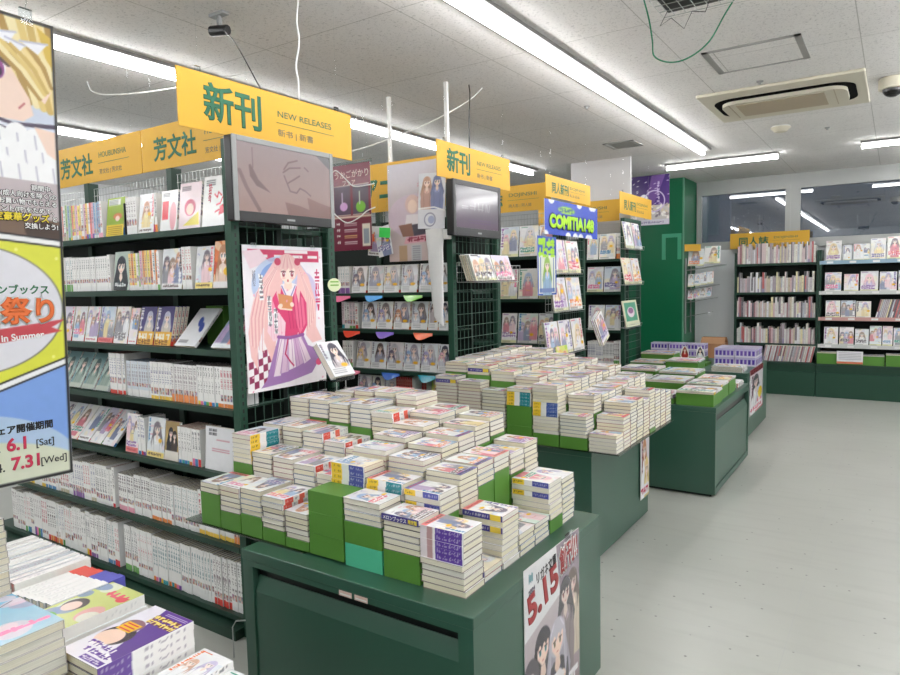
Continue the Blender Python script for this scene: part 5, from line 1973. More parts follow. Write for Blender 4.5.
b = MB()
b.v = [(0, .045 * math.cos(2 * PI * k / 24), .032 * math.sin(2 * PI * k / 24)) for k in range(24)] + [(-.002, .045 * math.cos(2 * PI * k / 24), .032 * math.sin(2 * PI * k / 24)) for k in range(24)]
b.f = [tuple(range(24)), tuple(reversed(range(24, 48)))] + [(k, 24 + k, 24 + (k + 1) % 24, (k + 1) % 24) for k in range(24)]
b.m = [0] * len(b.f)
o = b.build('round_card', mat('pale_lime_card', (224, 232, 190), .4, var=.04), None, M=TR(-2.235, 2.37, 1.50))
tag(o, 'small oval pale green card at the edge of the pink poster', 'card')
b = MB()
for s in (.012, -.004):
    b.box(.0005, .0012, -.028, .028, s, s + .006)
b.build('printed_lines', mat('lime_print', (120, 180, 60), .5, var=.02), o)


# ================================================================== DISPLAY TABLES
def table(label, x0, x1, y0, y1, zt, front='plain', side='plain'):
    e = empty('display_table', ((x0 + x1) / 2, (y0 + y1) / 2, 0))
    tag(e, label, 'display table', 'green steel display tables')
    ox, oy = (x0 + x1) / 2, (y0 + y1) / 2

    def rel(b, name, mats, **k):
        b.v = [(x - ox, y - oy, z) for x, y, z in b.v]
        return b.build(name, mats, e, **k)
    b = MB()
    b.box(x0, x1, y0, y1, zt - .035, zt)
    rel(b, 'top', M_STEEL, bevel=.003)
    zb = zt - .0355
    t = .02
    b = MB()
    b.box(x0 + .002, x0 + t, y0 + .002, y1 - .002, .02, zb)
    rel(b, 'side_panel', M_STEEL)
    b = MB()
    b.box(x0 + t, x1 - t, y1 - t, y1 - .002, .02, zb)
    rel(b, 'back_panel', M_STEEL)

    def drawer_face(M, w, gap=.055):
        """along +x from 0..w, face towards -y at y = 0"""
        zt0 = zb
        b = MB()
        b.box(0, .03, 0, t, .02, zt0, M=M)
        b.box(w - .03, w, 0, t, .02, zt0, M=M)
        b.box(.03, w - .03, 0, t, zt0 - .018, zt0, M=M)
        b.box(.03, w - .03, 0, t, .02, .06, M=M)
        rel(b, 'front_frame', M_STEEL)
        b = MB()
        b.box(.03, w - .03, .03, .035, zt0 - gap - .005, zt0 - .018, M=M)
        slot = b
        b = MB()
        zt1 = zt0 - gap
        b.box(.033, w - .033, .006, t, .063, zt1 - .05, M=M)
        # sloping pull lip along the drawer's upper edge
        pts = [(.033, .006, zt1 - .05), (w - .033, .006, zt1 - .05), (w - .033, .026, zt1), (.033, .026, zt1)]
        q = [tuple(M @ Vector(p)) for p in pts]
        b.poly(q)
        q2 = [tuple(M @ Vector(p)) for p in ((.033, .026, zt1), (w - .033, .026, zt1), (w - .033, .034, zt1), (.033, .034, zt1))]
        b.poly(q2)
        dr = rel(b, 'drawer', M_STEEL)
        rel(slot, 'finger_slot', M_BLACK).parent = dr
    if front == 'drawer':
        drawer_face(TR(x0 + t, y0 + .002, 0), x1 - x0 - 2 * t)
    else:
        b = MB()
        b.box(x0 + t, x1 - t, y0 + .002, y0 + t, .02, zb)
        rel(b, 'front_panel', M_STEEL)
    if side == 'drawer':
        drawer_face(TR(x1 - .002, y0 + .002, 0) @ RZ(PI / 2), y1 - y0 - .004, .085)
    else:
        b = MB()
        b.box(x1 - t, x1 - .002, y0 + .002, y1 - .002, .02, zb)
        rel(b, 'side_panel', M_STEEL)
    b = MB()
    b.box(x0 + .03, x1 - .03, y0 + .03, y1 - .03, 0, .02)
    rel(b, 'plinth', M_BLACK)
    return e


ZT = .62
table('green steel table nearest the camera, under the large colourful magazines', -2.3, -.92, .02, .93, ZT)
table('green steel table with drawer front, nearest one piled with novels', -1.82, -.90, 1.432, 2.345, ZT, 'drawer')
table('green steel table with overhanging board, second one piled with novels', -2.12, -1.28, 3.21, 4.16, ZT)
table('green steel table with side drawer, carrying flat magazines on green boxes', -2.225, -.986, 4.682, 5.91, ZT, 'plain', 'drawer')
table('furthest green steel table, carrying purple boxes', -2.2, -1.10, 6.50, 7.60, ZT)
for x0, x1, y0, y1, lab in ((-2.232, -1.60, 1.506, 2.33, 'clear acrylic board bridging the nearest novel table and the rack'), (-2.235, -1.125, 3.18, 4.165, 'clear acrylic board under the novels, overhanging the second novel table')):
    b = MB()
    b.box(x0, x1, y0, y1, ZT, ZT + .005)
    tag(b.build('acrylic_board', clear_mat('board_acrylic', (176, 200, 184), .12, .15), None), lab, 'board')
for i, xx in enumerate((-1.352, -1.290)):
    b = MB()
    b.box(-.025, .025, -.0012, 0, 0, .016)
    b.box(-.021, .021, -.0016, -.0012, .004, .008, 1)
    tag(b.build('price_tag', [mat('pink_label', (226, 196, 186), .5, var=.03), M_WHITE], None, M=TR(xx, 1.4335, .567)), 'small pale price tag, %s one on the drawer front rail' % ordn(i + 1), 'price tag', 'price tags')

# ------------------------------------------------------------------ stacks
BH, BW_, BT = .148, .105, .0186
SPK = ['duo', 'red', 'sash', 'duo', 'comic']


def riser(x, y, z, w, d, h, label, m=None):
    b = MB()
    g = .0012
    b.box(x + g, x + w - g, y + g, y + d - g, z, z + h - .0004)
    o = b.build('riser_box', m or M_BOX, None, bevel=.0015)
    return tag(o, label, 'box', 'green riser boxes')


def stack(x, y, z, n, rot, seed, where, top_from='the top', name='light_novel', res=34, H=BH, W=BW_, T=BT, spine=None, mixed=None, group='novels stacked on the nearest novel table', jit=.0025, noun='paperback', art=None):
    """n books; every one is an object; a label counts down from the top."""
    r = random.Random(seed * 13 + 1)
    sp = spine or r.choice(SPK)
    for i in range(n):
        top = i == n - 1
        rr = rot
        if mixed is not None:
            rr = mixed[i] if i < len(mixed) else rot
        M = flat(x + r.uniform(-jit, jit), y + r.uniform(-jit, jit), z + i * T, H, W, rr)
        M = M @ RZ(r.uniform(-.012, .012))
        k = n - i
        lab = ('topmost %s of %s' % (noun, where)) if k == 1 else ('%s %s down in %s' % (noun, ordn(k), where))
        if n == 1:
            lab = 'single %s forming %s' % (noun, where)
        put_book(name, book_mesh(H, W, T, seed, sp, res if top else 0, art=art if top else None), M, lab, 'book', group)
    return z + n * T


# left block of the nearest novel table: short sides to the camera
LX, LY, PX, PY = -2.142, 1.512, .1125, .1535
ZB = ZT + .0055
tops = [[.784, .786, .794, .784, .752], [.935, .875, .87, .86, .84], [.945, .945, .935, .91, .895], [1.03, 1.03, 1.02, 1.03, 1.005], [1.03, 1.04, 1.05, 1.055, 1.05]]
nb = [[2, 5, 5, 6, 5], [6, 5, 5, 5, 4], [4, 4, 5, 4, 4], [5, 4, 4, 5, 6], [3, 3, 3, 3, 3]]
for j in range(5):
    for i in range(5):
        n, tz = nb[j][i], tops[j][i]
        x, y = LX + i * PX, LY + j * PY
        rz = tz - n * BT
        where = '%s stack, %s row, rack side of nearest novel table' % (ordn(i + 1), ordn(j + 1))
        if rz - ZB > .012:
            riser(x, y, ZB, .1105, .15, rz - ZB, 'green riser box under %s' % where)
        else:
            rz = ZB
        red = (j, i) in ((0, 1), (0, 3), (1, 3), (1, 0), (2, 2), (2, 3))
        rot = 90 if red or (i == 4 and j % 2) else 270
        sp = 'duo' if (j, i) == (1, 0) else ('red' if red else None)
        mixed = None
        if red and sp == 'red':
            mixed = [270] * (n - 2) + [90] * 2
        stack(x + .0025, y, rz, n, rot, 100 + j * 5 + i, where, spine=sp, mixed=mixed)

# right block: long sides to the camera
RXs = (-1.579, -1.423, -1.267, -1.128)
RYs = [1.512 + .111 * j for j in range(7)]
rt = [[.834, .840, .818, .808], [.905, .872, .862, .655], [.935, .92, .895, .79], [.955, .94, .90, .695], [.975, .955, .90, .70], [1.0, .97, .885, .80], [1.0, .985, .90, .79]]
rn = [[0, 4, 6, 10], [4, 3, 4, 2], [4, 4, 7, 9], [4, 4, 4, 4], [4, 4, 3, 4], [4, 4, 4, 7], [4, 4, 7, 9]]
for j in range(7):
    for i in range(4):
        n, tz = rn[j][i], rt[j][i]
        x, y = RXs[i], RYs[j]
        base = ZT if i > 0 else ZB
        where = '%s stack, %s row, walkway side of nearest novel table' % (ordn(i + 1), ordn(j + 1))
        w = .139 if i == 2 else .155
        if (j, i) == (0, 0):
            for k in range(3):
                riser(x, y, base + k * .071, .152, .108, .071, 'green riser box, %s from top of the bare pile, nearest novel table' % ordn(3 - k))
            continue
        if (j, i) == (0, 1):
            riser(x, y, base, .152, .108, .074, 'mint green box at the foot of the front row, nearest novel table', M_MINT)
            riser(x, y, base + .074, .152, .108, tz - n * BT - base - .074, 'green riser box sitting on the mint box')
            z = tz - n * BT
        else:
            z = tz - n * BT
            if z - base > .012:
                riser(x, y, base, w - .003, .108, z - base, 'green riser box under %s' % where)
            else:
                z = base
        sp, rot, mixed = None, 180, None
        sd = 200 + j * 4 + i
        if (j, i) == (0, 3):
            mixed, sp = [180] * 5 + [0] * 5, 'violet'
        elif (j, i) == (1, 0):
            mixed, sp = [0] * 4, 'duo'
            sd = 207
        elif (j, i) == (1, 1):
            mixed, sp = [180] + [0] * 2, 'duo'
            sd = 203
        elif (j, i) in ((2, 3), (1, 2), (5, 3)):
            mixed = [180] * (n - 3) + [0, 180, 0]
            sp = 'sash' if (j, i) == (2, 3) else 'duo'
        elif (j, i) == (1, 3):
            mixed, sp = [180, 0], 'sash'
        stack(x + .002, y, z, n, rot, sd, where, spine=sp, mixed=mixed, H=BH if i != 2 else .136)
# printed paper band round the top book of the third front stack
b = MB()
bx, by, bz = -1.267, 1.512, .818
b.box(bx + .001, bx + .139, by - .0032, by - .0026, bz - .0195, bz - .0005)
o = b.build('paper_band', mat('violet_band', (70, 62, 142), .4, var=.03), None)
tag(o, 'violet paper band with white and yellow lettering on the front stack', 'band')
text(o, 'メロンブックス', bx + .006, bz - .0155, .0135, M_WHT_INK, bold=.03, y=by - .0036, width=.088)
text(o, '限定版', bx + .100, bz - .0155, .0135, M_YEL_INK, bold=.04, y=by - .0036, width=.034)

# second novel table: seven columns, nine rows of pale stacks
G2T = 'novels stacked on the second novel table'
c0 = -1.290
ft = [.735, .80, .95, .92, .90, .94, .96]
fn = [6, 9, 8, 12, 4, 13, 6]
for j in range(9):
    for i in range(7):
        x, y = c0 - i * .1575, 3.186 + j * .1085
        tz = ft[i] + (.0 if j == 0 else (.06 + .012 * j) * (1.0 if i else .9))
        n = (4, 5, 5, 4, 3, 3, 3)[i] if j else (6, 6, 14, 5, 11, 12, 13)[i]
        r = random.Random(900 + j * 7 + i)
        if i == 0 and j:
            tz = (.81, .85, .85, .84, .87, .86, .84, .82)[j - 1]
            n = 12
        elif j:
            tz = (0, .885, .935, .965, .99, 1.015, 1.035)[i] + .003 * j + r.uniform(-.012, .012)
        if j > 5 and i > 2:
            n = 3
        where = '%s stack from walkway, %s row, second novel table' % (ordn(i + 1), ordn(j + 1))
        z = tz - n * BT
        if z - ZB > .012:
            h = z - ZB
            if j == 0 and h > .1:
                riser(x, y, ZB, .154, .106, h * .45, 'lower green riser box under %s' % where)
                riser(x, y, ZB + h * .45, .154, .106, h * .55, 'upper green riser box under %s' % where)
            else:
                riser(x, y, ZB, .154, .106, h, 'green riser box under %s' % where)
        else:
            z = ZB
            n = max(1, int((tz - z) / BT))
        mixed, sp, sd = None, None, 300 + j * 7 + i
        if (j, i) == (0, 2):
            mixed, sp, sd = [180] * 5 + [0] * 4 + [180] * 5, 'duo', 300
        elif (j, i) == (0, 3):
            mixed, sp, sd = [0] * 4 + [180], 'duo', 309
        elif (j, i) in ((0, 6), (1, 5), (2, 3), (3, 4)):
            mixed, sp = [180] * (n - 2) + [0, 180], 'sash'
        stack(x + .002, y, z, n, 180, sd, where, name='pocket_paperback', res=18, spine=sp, mixed=mixed, group=G2T)


# ------------------------------------------------------------------ magazines on the third and furthest tables
def mags(x, y, z, w, d, n, seed, where, T=.006, group='magazines laid flat on green boxes', res=34, name='magazine', rot=0):
    for i in range(n):
        r = random.Random(seed + i)
        H, W = (d, w)
        top = i == n - 1
        M = TR(x + r.uniform(-.004, .004), y + d / 2 + r.uniform(-.004, .004), z + i * T) @ RZ(PI / 2 + r.uniform(-.02, .02)) @ TR(0, -W, 0)
        lab = ('topmost magazine of %s' % where) if top else 'magazine %s down in %s' % (ordn(n - i), where)
        put_book(name, book_mesh(H, W, T, seed, 'comic', res if top else 0, 'zine'), M, lab, 'magazine', group)


T3 = [(-1.545, 4.70, .27, .24, .042, 3, 'the flat pile, second from the walkway corner of the drawer-sided table'),
      (-1.255, 4.70, .25, .27, .085, 2, 'the near walkway corner pile of the drawer-sided table'),
      (-1.255, 4.99, .24, .25, .095, 2, 'the second walkway-side pile of the drawer-sided table'),
      (-1.245, 5.26, .23, .24, .10, 2, 'the third walkway-side pile of the drawer-sided table'),
      (-1.84, 4.71, .27, .25, .055, 2, 'the rack-side pile in the near row of the drawer-sided table'),
      (-1.90, 5.02, .30, .30, .10, 2, 'the rack-side pile in the middle row of the drawer-sided table'),
      (-1.575, 5.02, .29, .30, .10, 2, 'the centre pile in the middle row of the drawer-sided table'),
      (-1.905, 5.40, .30, .30, .125, 2, 'the rack-side pile in the far row of the drawer-sided table'),
      (-2.215, 5.03, .29, .27, .115, 2, 'the pile against the rack grid, drawer-sided table'),
      (-2.215, 5.36, .29, .30, .10, 2, 'the far pile against the rack grid, drawer-sided table'),
      (-1.575, 5.40, .29, .30, .115, 2, 'the centre pile in the far row of the drawer-sided table')]
for k, (x, y, w, d, h, n, where) in enumerate(T3):
    riser(x, y, ZT, w, d, h, 'wide green box under %s' % where)
    mags(x, y - .004, ZT + h, w, d, n, 1100 + k * 5, where, T=.008)
mags(-1.19, 5.60, ZT, .17, .25, 4, 1180, 'the loose pile at the far walkway corner of the drawer-sided table', T=.009)
mags(-1.36, 5.58, ZT, .15, .24, 3, 1190, 'the loose pile just inside the far walkway corner', T=.008)
T4 = [(-2.19, 6.52, .33, .30, .05, 1, 'the rack-side near pile on the purple box table'),
      (-1.84, 6.52, .30, .30, .07, 2, 'the middle near pile on the purple box table'),
      (-2.19, 6.86, .33, .26, .10, 2, 'the rack-side far pile on the purple box table')]
for k, (x, y, w, d, h, n, where) in enumerate(T4):
    riser(x, y, ZT, w, d, h, 'wide green box under %s' % where)
    mags(x, y - .004, ZT + h, w, d, n, 1200 + k * 5, where, T=.008)
mags(-1.42, 6.52, ZT, .27, .25, 5, 1240, 'the white pile at the walkway corner of purple box table', T=.01)


def purple_box(x, y, z, w, d, h, label, seed):
    r = random.Random(seed)
    cv = Cv(60, h / w, (214, 206, 234))
    cv.box(.0, h / w * .62, 1, h / w, (196, 186, 226))
    for k in range(5):
        q = .06 + k * .19
        cv.box(q, h / w * .2, q + .12, h / w * .75, r.choice([(96, 70, 170), (120, 90, 186), (80, 64, 160)]))
    cv.box(0, 0, 1, h / w * .1, (236, 230, 244))
    k = Ink()
    k.grid((0, 0, 0), (w, 0, 0), (0, 0, h), cv.c)
    k.grid((w, 0, 0), (0, d, 0), (0, 0, h), cv.c)
    k.polys([(0, 0, 0), (w, 0, 0), (w, d, 0), (0, d, 0), (0, 0, h), (w, 0, h), (w, d, h), (0, d, h)], ((0, 3, 2, 1), (4, 5, 6, 7), (2, 3, 7, 6), (3, 0, 4, 7)), (206, 198, 230))
    o = link('purple_box', k.mesh('purple_box', M_GLOSS), None, TR(x, y, z))
    return tag(o, label, 'box', 'purple boxed sets')


q = 0
for c, (x, w) in enumerate(((-1.50, .19), (-1.305, .19))):
    for j in range(3):
        for k in range(2):
            q += 1
            purple_box(x, 7.02 + j * .125, ZT + k * .085, w, .12, .083, 'purple boxed set, %s, %s row, %s column of the walkway-side pile' % (('lower', 'upper')[k], ordn(j + 1), ordn(c + 1)), q)
for c, x in enumerate((-2.19, -2.0, -1.81)):
    riser(x, 7.20, ZT, .18, .16, .05, 'green box under the %s purple boxed set along the back' % ordn(c + 1))
    for k in range(2):
        q += 1
        purple_box(x, 7.20, ZT + .05 + k * .07, .178, .14, .068, 'purple boxed set, %s, %s from the rack in the back line' % (('lower', 'upper')[k], ordn(c + 1)), q)
riser(-1.84, 6.86, ZT, .30, .22, .03, 'low green box under the two cut-out figures')
for x, lab, hc, cc, sk in ((-1.77, 'red haired acrylic cut-out figure standing on the purple box table', (150, 70, 60), (190, 60, 60), 1), (-1.62, 'dark haired acrylic cut-out figure standing on the purple box table', (60, 60, 80), (236, 236, 240), 2)):
    e = empty('acrylic_stand', (x, 6.95, ZT + .03))
    tag(e, lab, 'figure stand', 'cut-out figures')
    b = MB()
    b.cyl((0, 0), .04, .04, 0, .004)
    b.build('base', M_CLEAR, e)
    cv = Cv(30, 1.5, (244, 240, 240))
    figure(cv, random.Random(sk), .5, 1.45, .5, hc, cc)
    hw, hh = .05, .15
    pts = []
    for u, v in ((-.5, 0), (.5, 0), (.75, .45), (.6, .8), (.35, 1.0), (-.35, 1.0), (-.6, .8), (-.75, .45)):
        pts.append((u * hw * 1.1, v * hh + .004))
    k = Ink()
    nyy, nxx = cv.c.shape[:2]
    # a shaped sheet: grid squeezed to the outline
    prof = lambda v: hw * (.55 + .3 * math.sin(PI * min(1, v * 1.1)) - (.18 if v > .85 else 0))
    V, C = [], []
    for iy in range(nyy):
        v = iy / (nyy - 1)
        for ix in range(nxx):
            V.append(((ix / (nxx - 1) - .5) * 2 * prof(v), -.0015, .004 + v * hh))
    k.v.append(np.asarray(V))
    k.c.append(cv.c.reshape(-1, 3))
    ii = np.arange(nxx * nyy).reshape(nyy, nxx)
    k.f += np.stack([ii[:-1, :-1], ii[:-1, 1:], ii[1:, 1:], ii[1:, :-1]], -1).reshape(-1, 4).tolist()
    o = link('printed_figure', k.mesh('printed_figure', M_GLOSS), e)
    so = o.modifiers.new('thickness', 'SOLIDIFY')
    so.thickness = .003

# ------------------------------------------------------------------ posters on the tables' sides
def bunko_art():
    cv = Cv(110, 1.42, (188, 180, 186))
    cv.grad((150, 130, 136), (214, 208, 212))
    cv.poly([(0, 1.42), (.55, 1.42), (.62, 1.0), (0, .86)], (226, 226, 228))
    cv.poly([(.55, 1.42), (1, 1.42), (1, .9), (.62, 1.0)], (150, 134, 146))
    r = random.Random(3)
    figure(cv, r, .86, 1.12, .2, (110, 96, 90), (206, 190, 170), (230, 206, 196))
    figure(cv, r, .72, 1.1, .22, (70, 66, 76), (140, 126, 130), (220, 200, 190))
    figure(cv, r, .3, .86, .28, (52, 46, 60), (84, 76, 84), (248, 220, 204))
    figure(cv, r, .56, .82, .3, (190, 184, 196), (70, 66, 76), (246, 214, 196))
    cv.ell(.1, .5, .14, .2, (86, 80, 88))
    cv.ell(.1, .5, .06, .08, (190, 184, 184))
    for x, y in ((.36, .3), (.62, .26)):
        cv.ell(x, y, .1, .07, (248, 218, 200), .6)
    cv.poly([(.3, .3), (.5, .14), (.7, .3), (.6, .38), (.42, .36)], (236, 230, 232))
    cv.strokes(r, .16, .2, .1, 3, (150, 50, 60), True, .012)
    cv.strokes(r, .82, .2, .09, 2, (236, 232, 236), False, .014)
    return cv.c


o = poster_x('novel_poster', 'pale poster with 5.15 date taped to nearest novel table side', -.898, 1.715, .06, .415, .58, bunko_art(), tilt=0)
text(o, 'リガネ文庫', .08, .508, .04, M_BLK_INK, bold=.03, width=.145, rot=.12)
text(o, '2024', .03, .49, .022, mat('slate_ink', (96, 90, 110), .5), bold=.03, rot=.2)
text(o, '5.15', .028, .40, .12, mat('brick_ink', (166, 60, 62), .5), bold=.05, width=.225, rot=.2)
text(o, '創刊!!', .258, .475, .095, M_WHT_INK, bold=.09, width=.15, rot=.16)
text(o, '創刊!!', .258, .475, .095, mat('brick_ink', (166, 60, 62), .5), bold=.03, width=.148, rot=.16, y=-.0012)
b = MB()
for k in range(5):
    b.box(.032 + .006 * k, .035 + .006 * k, -.0008, -.0004, .528 + .004 * (k % 2), .558 - .003 * (k % 3))
b.build('emblem', mat('teal_ink', (80, 150, 160), .5), o)
b = MB()
b.box(.30, .36, -.002, .001, .57, .592)
b.build('tape', M_CLEAR, o)


def strip2_art(seed):
    r = random.Random(seed)
    cv = Cv(50, 1.6, (232, 226, 230))
    cv.box(0, 1.4, 1, 1.6, (150, 40, 60) if seed == 2 else (190, 200, 216))
    figure(cv, r, .45, 1.35, .42)
    figure(cv, r, .7, .9, .4)
    cv.strokes(r, .2, 1.3, .12, 6, (120, 60, 90), True, .016)
    cv.box(.05, .05, .95, .3, (240, 236, 240))
    cv.strokes(r, .12, .17, .13, 6, (206, 60, 90), False, .018)
    if seed == 2:
        cv.ell(.78, .6, .16, .2, (246, 210, 50))
    return cv.c


poster_x('table_poster', 'narrow poster hanging below the overhang of the second novel table', -1.272, 3.98, .14, .17, .44, strip2_art(1))
poster_x('table_poster', 'white and maroon poster on the side of the furthest table', -1.096, 6.60, .20, .72, .43, strip2_art(2))


# ================================================================== FOREGROUND MAGAZINES
FG = 'large magazines on the near table'


def big(x0, x1, y0, y1, z, n, T, seed, where, art=None, along='Y', noun='magazine', spine='comic', edge=None):
    """flat pile with the book height along Y or X."""
    for i in range(n):
        r = random.Random(seed * 3 + i)
        top = i == n - 1
        if along == 'Y':
            H, W = y1 - y0, x1 - x0
            M = flat(x0, y0, z + i * T, H, W, 90)
        else:
            H, W = x1 - x0, y1 - y0
            M = flat(x0, y0, z + i * T, H, W, 180)
        M = TR(r.uniform(-.003, .003), r.uniform(-.003, .003), 0) @ M @ RZ(r.uniform(-.01, .01))
        lab = ('topmost %s of %s' % (noun, where)) if top else '%s %s down in %s' % (noun, ordn(n - i), where)
        put_book('large_magazine', book_mesh(H, W, T, seed, spine, 90 if top else 0, 'zine', art if top else None), M, lab, 'magazine', FG)


def sideways(x0, x1, y0, y1, z, n, T, seed, where, art=None):
    big(x0, x1, y0, y1, z, n, T, seed, where, art)


big(-1.505, -1.355, .69, .92, ZT, 5, .02, 1301, 'the purple covered pile near the table corner', 'purplezine', spine='violetfoot')
big(-1.685, -1.545, .69, .92, ZT, 4, .0295, 1302, 'the lime green covered pile behind the purple one', 'limezine', spine='plain')
big(-1.70, -1.465, .50, .683, ZT, 9, .02, 1303, 'the blue and pink covered pile at the frame edge', 'bluezine', along='X')
big(-2.12, -1.905, .585, .765, ZT, 17, .0175, 1304, 'the tall white pile against the banner side', along='X')
big(-1.338, -1.235, .72, .935, ZT, 2, .016, 1306, 'the low pink pile at the walkway end of the near table')
big(-1.23, -1.10, .70, .93, ZT, 1, .016, 1307, 'the thin pile last before the walkway on the near table')
# thick white volumes standing on their fore edges, spines up
for i in range(6):
    t = .026
    x = -1.868 + i * (t + .001)
    c = 'red' if i < 3 else 'violet'
    me = book_mesh(.19, .112, t, 1400, 'plain')
    M = TR(x, .845 + .004 * i, ZT + .112) @ Matrix(((0, 0, 1, 0), (-1, 0, 0, 0), (0, -1, 0, 0), (0, 0, 0, 1)))
    o = put_book('thick_volume', me, M, 'thick white volume standing spine up with %s end, %s from the tall pile' % ('red' if i < 3 else 'violet', ordn(i + 1)), 'book', 'volumes standing spine up')
    b = MB()
    b.box(-.0955, -.05, -.0012, .06, -.0008, t + .0008)
    b.build('colour_band', mat('band_' + c, (226, 80, 66) if i < 3 else (92, 92, 190), .35, var=.03), o)
for i in range(13):
    t = .016 if i % 3 else .022
    x = -2.24 + i * .0265
    me = book_mesh(.2, .118, t, 1420 + i, 'zine' if i % 4 == 1 else 'plain')
    M = TR(x, .872, ZT + .118) @ Matrix(((0, 0, 1, 0), (-1, 0, 0, 0), (0, -1, 0, 0), (0, 0, 0, 1)))
    put_book('thick_volume', me, M, 'slim pale volume standing spine up, %s in the row behind the tall white pile' % ordn(i + 1), 'book', 'volumes standing spine up')
# wire book end on the floor beside the nearest novel table
b = MB()
b.tube([(0, -.05, 0), (0, -.05, .13), (0, -.035, .155), (0, .035, .155), (0, .05, .13), (0, .05, 0)], .003, 6)
tag(b.build('wire_bookend', M_WIRE, None, M=TR(-2.16, 1.70, 0) @ RZ(-.9)), 'bent steel wire bookend standing on the floor by the nearest novel table', 'bookend')


# ================================================================== BACK WALL BOOKCASES
def bookcase(label, x0, x1, zs, rails=None):
    e = empty('wall_bookcase', ((x0 + x1) / 2, 9.52, 0))
    tag(e, label, 'bookcase', 'bookcases under the windows')
    ox, oy = (x0 + x1) / 2, 9.52

    def rel(b, name, mats, **k):
        b.v = [(x - ox, y - oy, z) for x, y, z in b.v]
        return b.build(name, mats, e, **k)
    for xx in (x0 + .012, x1 - .012):
        b = MB()
        b.box(xx - .012, xx + .012, 9.44, 9.74, .41, 1.80)
        rel(b, 'upright', M_SHELF)
    b = MB()
    b.box(x0 + .024, x1 - .024, 9.70, 9.72, .41, 1.66)
    rel(b, 'back_panel', M_DARK)
    for i, z in enumerate(zs):
        b = MB()
        b.box(x0 + .025, x1 - .025, 9.45, 9.699, z - .028, z)
        rel(b, 'shelf_board', M_SHELF)
        if rails:
            b = MB()
            b.box(x0 + .003, x1 - .003, 9.432, 9.4385, z - .035, z + .01)
            for k in range(5):
                xx = x0 + .08 + k * (x1 - x0) / 5.2
                b.box(xx, xx + .07, 9.431, 9.432, z - .025, z, 1)
            rel(b, 'price_rail', [rails[i], M_WHITE])
    b = MB()
    b.box(x0, x1, 9.27, 9.43, .375, .41)
    b.box(x0, x1, 9.43, 9.74, .375, .4095)
    rel(b, 'platform', M_SHELF)
    n = 1
    b = MB()
    b.box(x0 + .002, x1 - .002, 9.30, 9.74, .0, .374)
    b.box(x0 + .002, x1 - .002, 9.275, 9.30, .0, .30)
    rel(b, 'plinth_panel', M_RACK)
    return e


ZS = (1.655, 1.285, .965, .63)
M_R1, M_R2, M_R3 = mat('blue_rail', (150, 180, 200), .4), mat('white_rail', (206, 208, 206), .4), mat('pink_rail', (206, 160, 154), .4)
bookcase('dark green bookcase packed with thin booklets, beside the white wall', -1.775, -.80, ZS)
bookcase('dark green bookcase of face-out fan books under the right-hand window', -.797, .45, ZS, (M_R1, M_R2, M_R3, M_R2))
for row, z in (('top', 1.655), ('second', 1.285), ('third', .965), ('lowest', .63)):
    r = random.Random(row)
    x, i = -1.745, 0
    sh = 'the %s shelf of the booklet bookcase' % row
    while x < -.845:
        t = r.choice([.012, .016, .02, .024])
        h = r.choice([.21, .257, .257, .23, .182]) if row == 'top' else r.choice([.182, .21, .182, .257, .2])
        h = round(h, 3)
        i += 1
        if x + t > -.83:
            break
        put_book('fan_booklet', book_mesh(h, .18, t, r.randint(2000, 2090), 'zine'), TR(x + t, 9.47 + r.uniform(0, .012), z + h / 2) @ R_SPINE, 'thin booklet spine, %s from the left on %s' % (ordn(i), sh), 'book', 'thin booklets on the booklet bookcase')
        x += t + r.uniform(.0005, .0025)
x, i = -1.42, 0
while x < -.86:
    i += 1
    t = .014
    M = TR(x, 9.33, .4165) @ RY(.2) @ TR(t, 0, .1)
    put_book('fan_booklet', book_mesh(.2, .12, t, 2100 + i, 'zine'), M @ R_SPINE, 'pale booklet leaning over, %s from the left on the platform below the booklet bookcase' % ordn(i), 'book', 'leaning booklets on the platform')
    x += .0178
riser(-1.52, 9.33, .41, .09, .12, .13, 'green box holding up the leaning booklets on the platform')
g = 'fan books facing out on the window bookcase'
for z, items, row in ((1.655, ((-.73, .165, .25), (-.545, .085, .19), (-.44, .10, .20), (-.335, .06, .2), (-.265, .15, .255), (-.10, .15, .27), (.07, .17, .25)), 'top shelf'),
                      (1.285, ((-.735, .175, .235), (-.53, .15, .21), (-.36, .18, .24), (-.165, .17, .23), (.02, .18, .24)), 'second shelf'),
                      (.965, ((-.72, .155, .21), (-.555, .15, .21), (-.395, .15, .2)), 'third shelf'),
                      (.63, ((-.73, .15, .22), (-.565, .15, .22), (-.40, .14, .2), (-.25, .12, .24), (-.12, .1, .24), (-.01, .12, .22), (.12, .15, .22)), 'lowest shelf')):
    for i, (xl, w, h) in enumerate(items):
        face('fan_book', xl, 9.462, z, h, w, .01, 2200 + int(z * 100) * 9 + i, 'fan book facing out, %s from the left on the %s of the window bookcase' % (ordn(i + 1), row), style='zine', lean=.1, group=g, res=30)
for i in range(14):
    t = .014
    M = TR(-.20 + i * .0172, 9.47, .9685) @ RY(.22) @ TR(t, 0, .1125)
    put_book('fan_booklet', book_mesh(.225, .16, t, 2300 + i, 'zine'), M @ R_SPINE, 'thin booklet leaning over, %s from the left on the third shelf of the window bookcase' % ordn(i + 1), 'book', 'leaning booklets on the window bookcase')
for i, (xl, w, h) in enumerate(((-.79, .22, .13), (-.56, .23, .12), (-.32, .23, .11), (-.08, .22, .13), (.15, .25, .12))):
    riser(xl, 9.29, .41, w, .13, h, 'green box, %s from the left on the platform of the window bookcase' % ordn(i + 1))
    if i != 1:
        mags(xl + .005, 9.292, .41 + h, w - .01, .125, 2, 2400 + i, 'the pile on the %s green box, platform of the window bookcase' % ordn(i + 1), T=.007, res=16, group='piles on the platform boxes')
cv = Cv(60, .55, (236, 236, 240))
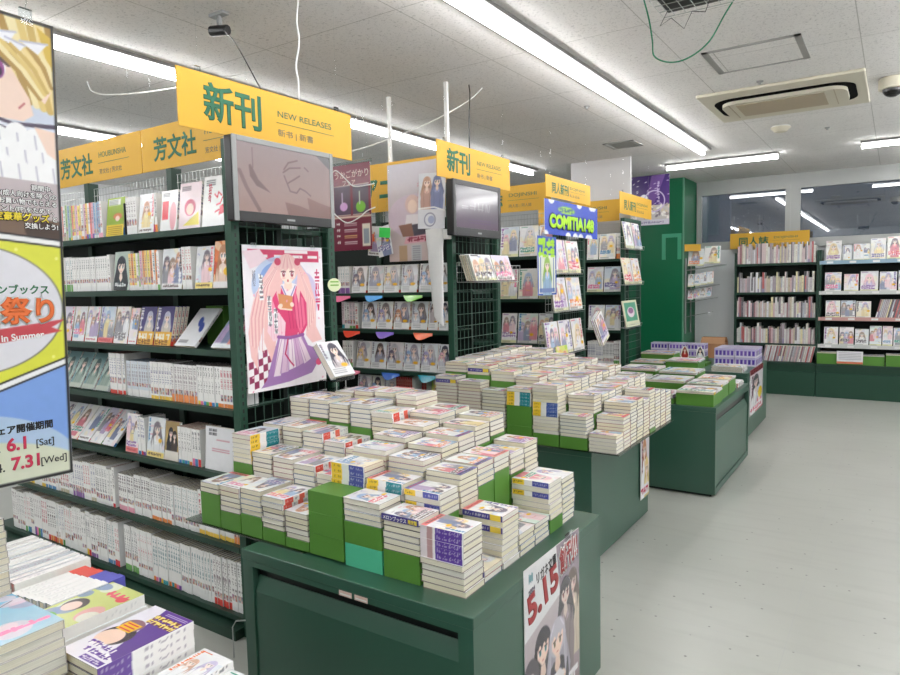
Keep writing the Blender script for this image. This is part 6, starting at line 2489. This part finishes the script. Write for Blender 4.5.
cv.lines(.08, .48, .92, 5, .07, .012, (170, 170, 180))
cv.box(0, 0, 1, .09, (226, 120, 80))
tag(link('notice_sheet', sheet_mesh('notice', .27, .15, cv.c, M_PRINT, .002), None, TR(-.575, 9.272, .425) @ RX(.0)), 'white notice with orange foot leaning on the green platform boxes', 'notice')

# leaflet trays on the side of the green column, and a carton on the floor by the white wall
e = empty('leaflet_rack', (COLX1 + .006, 9.16, 0))
tag(e, 'grey four-tier leaflet rack fixed to the side of the green column', 'leaflet rack')
b = MB()
b.box(.001, .014, 0, .03, .75, 1.75)
b.box(.001, .014, .27, .30, .75, 1.75)
b.build('upright', M_GREYP, e)
for z, d in ((1.59, .46), (1.33, .38), (1.16, .36), (.97, .3)):
    b = MB()
    p = [(.012, 0, z), (d, 0, z + .06), (d, .3, z + .06), (.012, .3, z)]
    top = [(x, y, zz + .006) for x, y, zz in p]
    b.v = p + top
    b.f = [(0, 3, 2, 1), (4, 5, 6, 7), (0, 1, 5, 4), (1, 2, 6, 5), (2, 3, 7, 6), (3, 0, 4, 7)]
    b.m = [0] * 6
    b.build('tray', M_GREYP, e)
k = 0
for z, d, n, h in ((1.59, .46, 2, .23), (1.33, .38, 4, .17), (1.16, .36, 4, .125)):
    for i in range(n):
        k += 1
        w = (d - .05) / n
        xx = COLX1 + .03 + i * w
        zz = z + .024 + .06 * (.03 + (i + 1) * w) / d
        face('leaflet_book', xx, 9.21, zz, h, w - .006, .006, 2500 + k, 'leaflet, %s from the column on the %s tray of the leaflet rack' % (ordn(i + 1), {1.59: 'top', 1.33: 'second', 1.16: 'third'}[z]), lean=.2, style='zine', group='leaflets on the column rack', cat='leaflet')
b = MB()
b.box(0, .2, 0, .004, 0, .09)
o = b.build('small_yellow_card', M_YEL, None, M=TR(COLX1 + .01, 9.12, 1.84) @ RZ(.3))
tag(o, 'small yellow card above the leaflet rack by the window', 'card')
slab('trim_2', COLX1 + .01, -1.79, 9.70, 9.775, 0, 1.86, mat('white_boarding', (246, 247, 250), .55, var=.02))
e = empty('open_carton', (-2.0, 9.35, 0))
tag(e, 'open brown cardboard carton on the floor by the white wall', 'carton')
b = MB()
b.box(-.15, .15, -.12, .12, 0, .62)
b.build('body', mat('cardboard', (176, 128, 92), .8, var=.08), e)
b = MB()
for s in (-1, 1):
    b.poly([(-.15, s * .12, .621), (.15, s * .12, .621), (.15, s * .04, .70), (-.15, s * .04, .70)])
b.build('flap', mat('cardboard_inner', (196, 150, 112), .8, var=.06), e)


finish_texts()
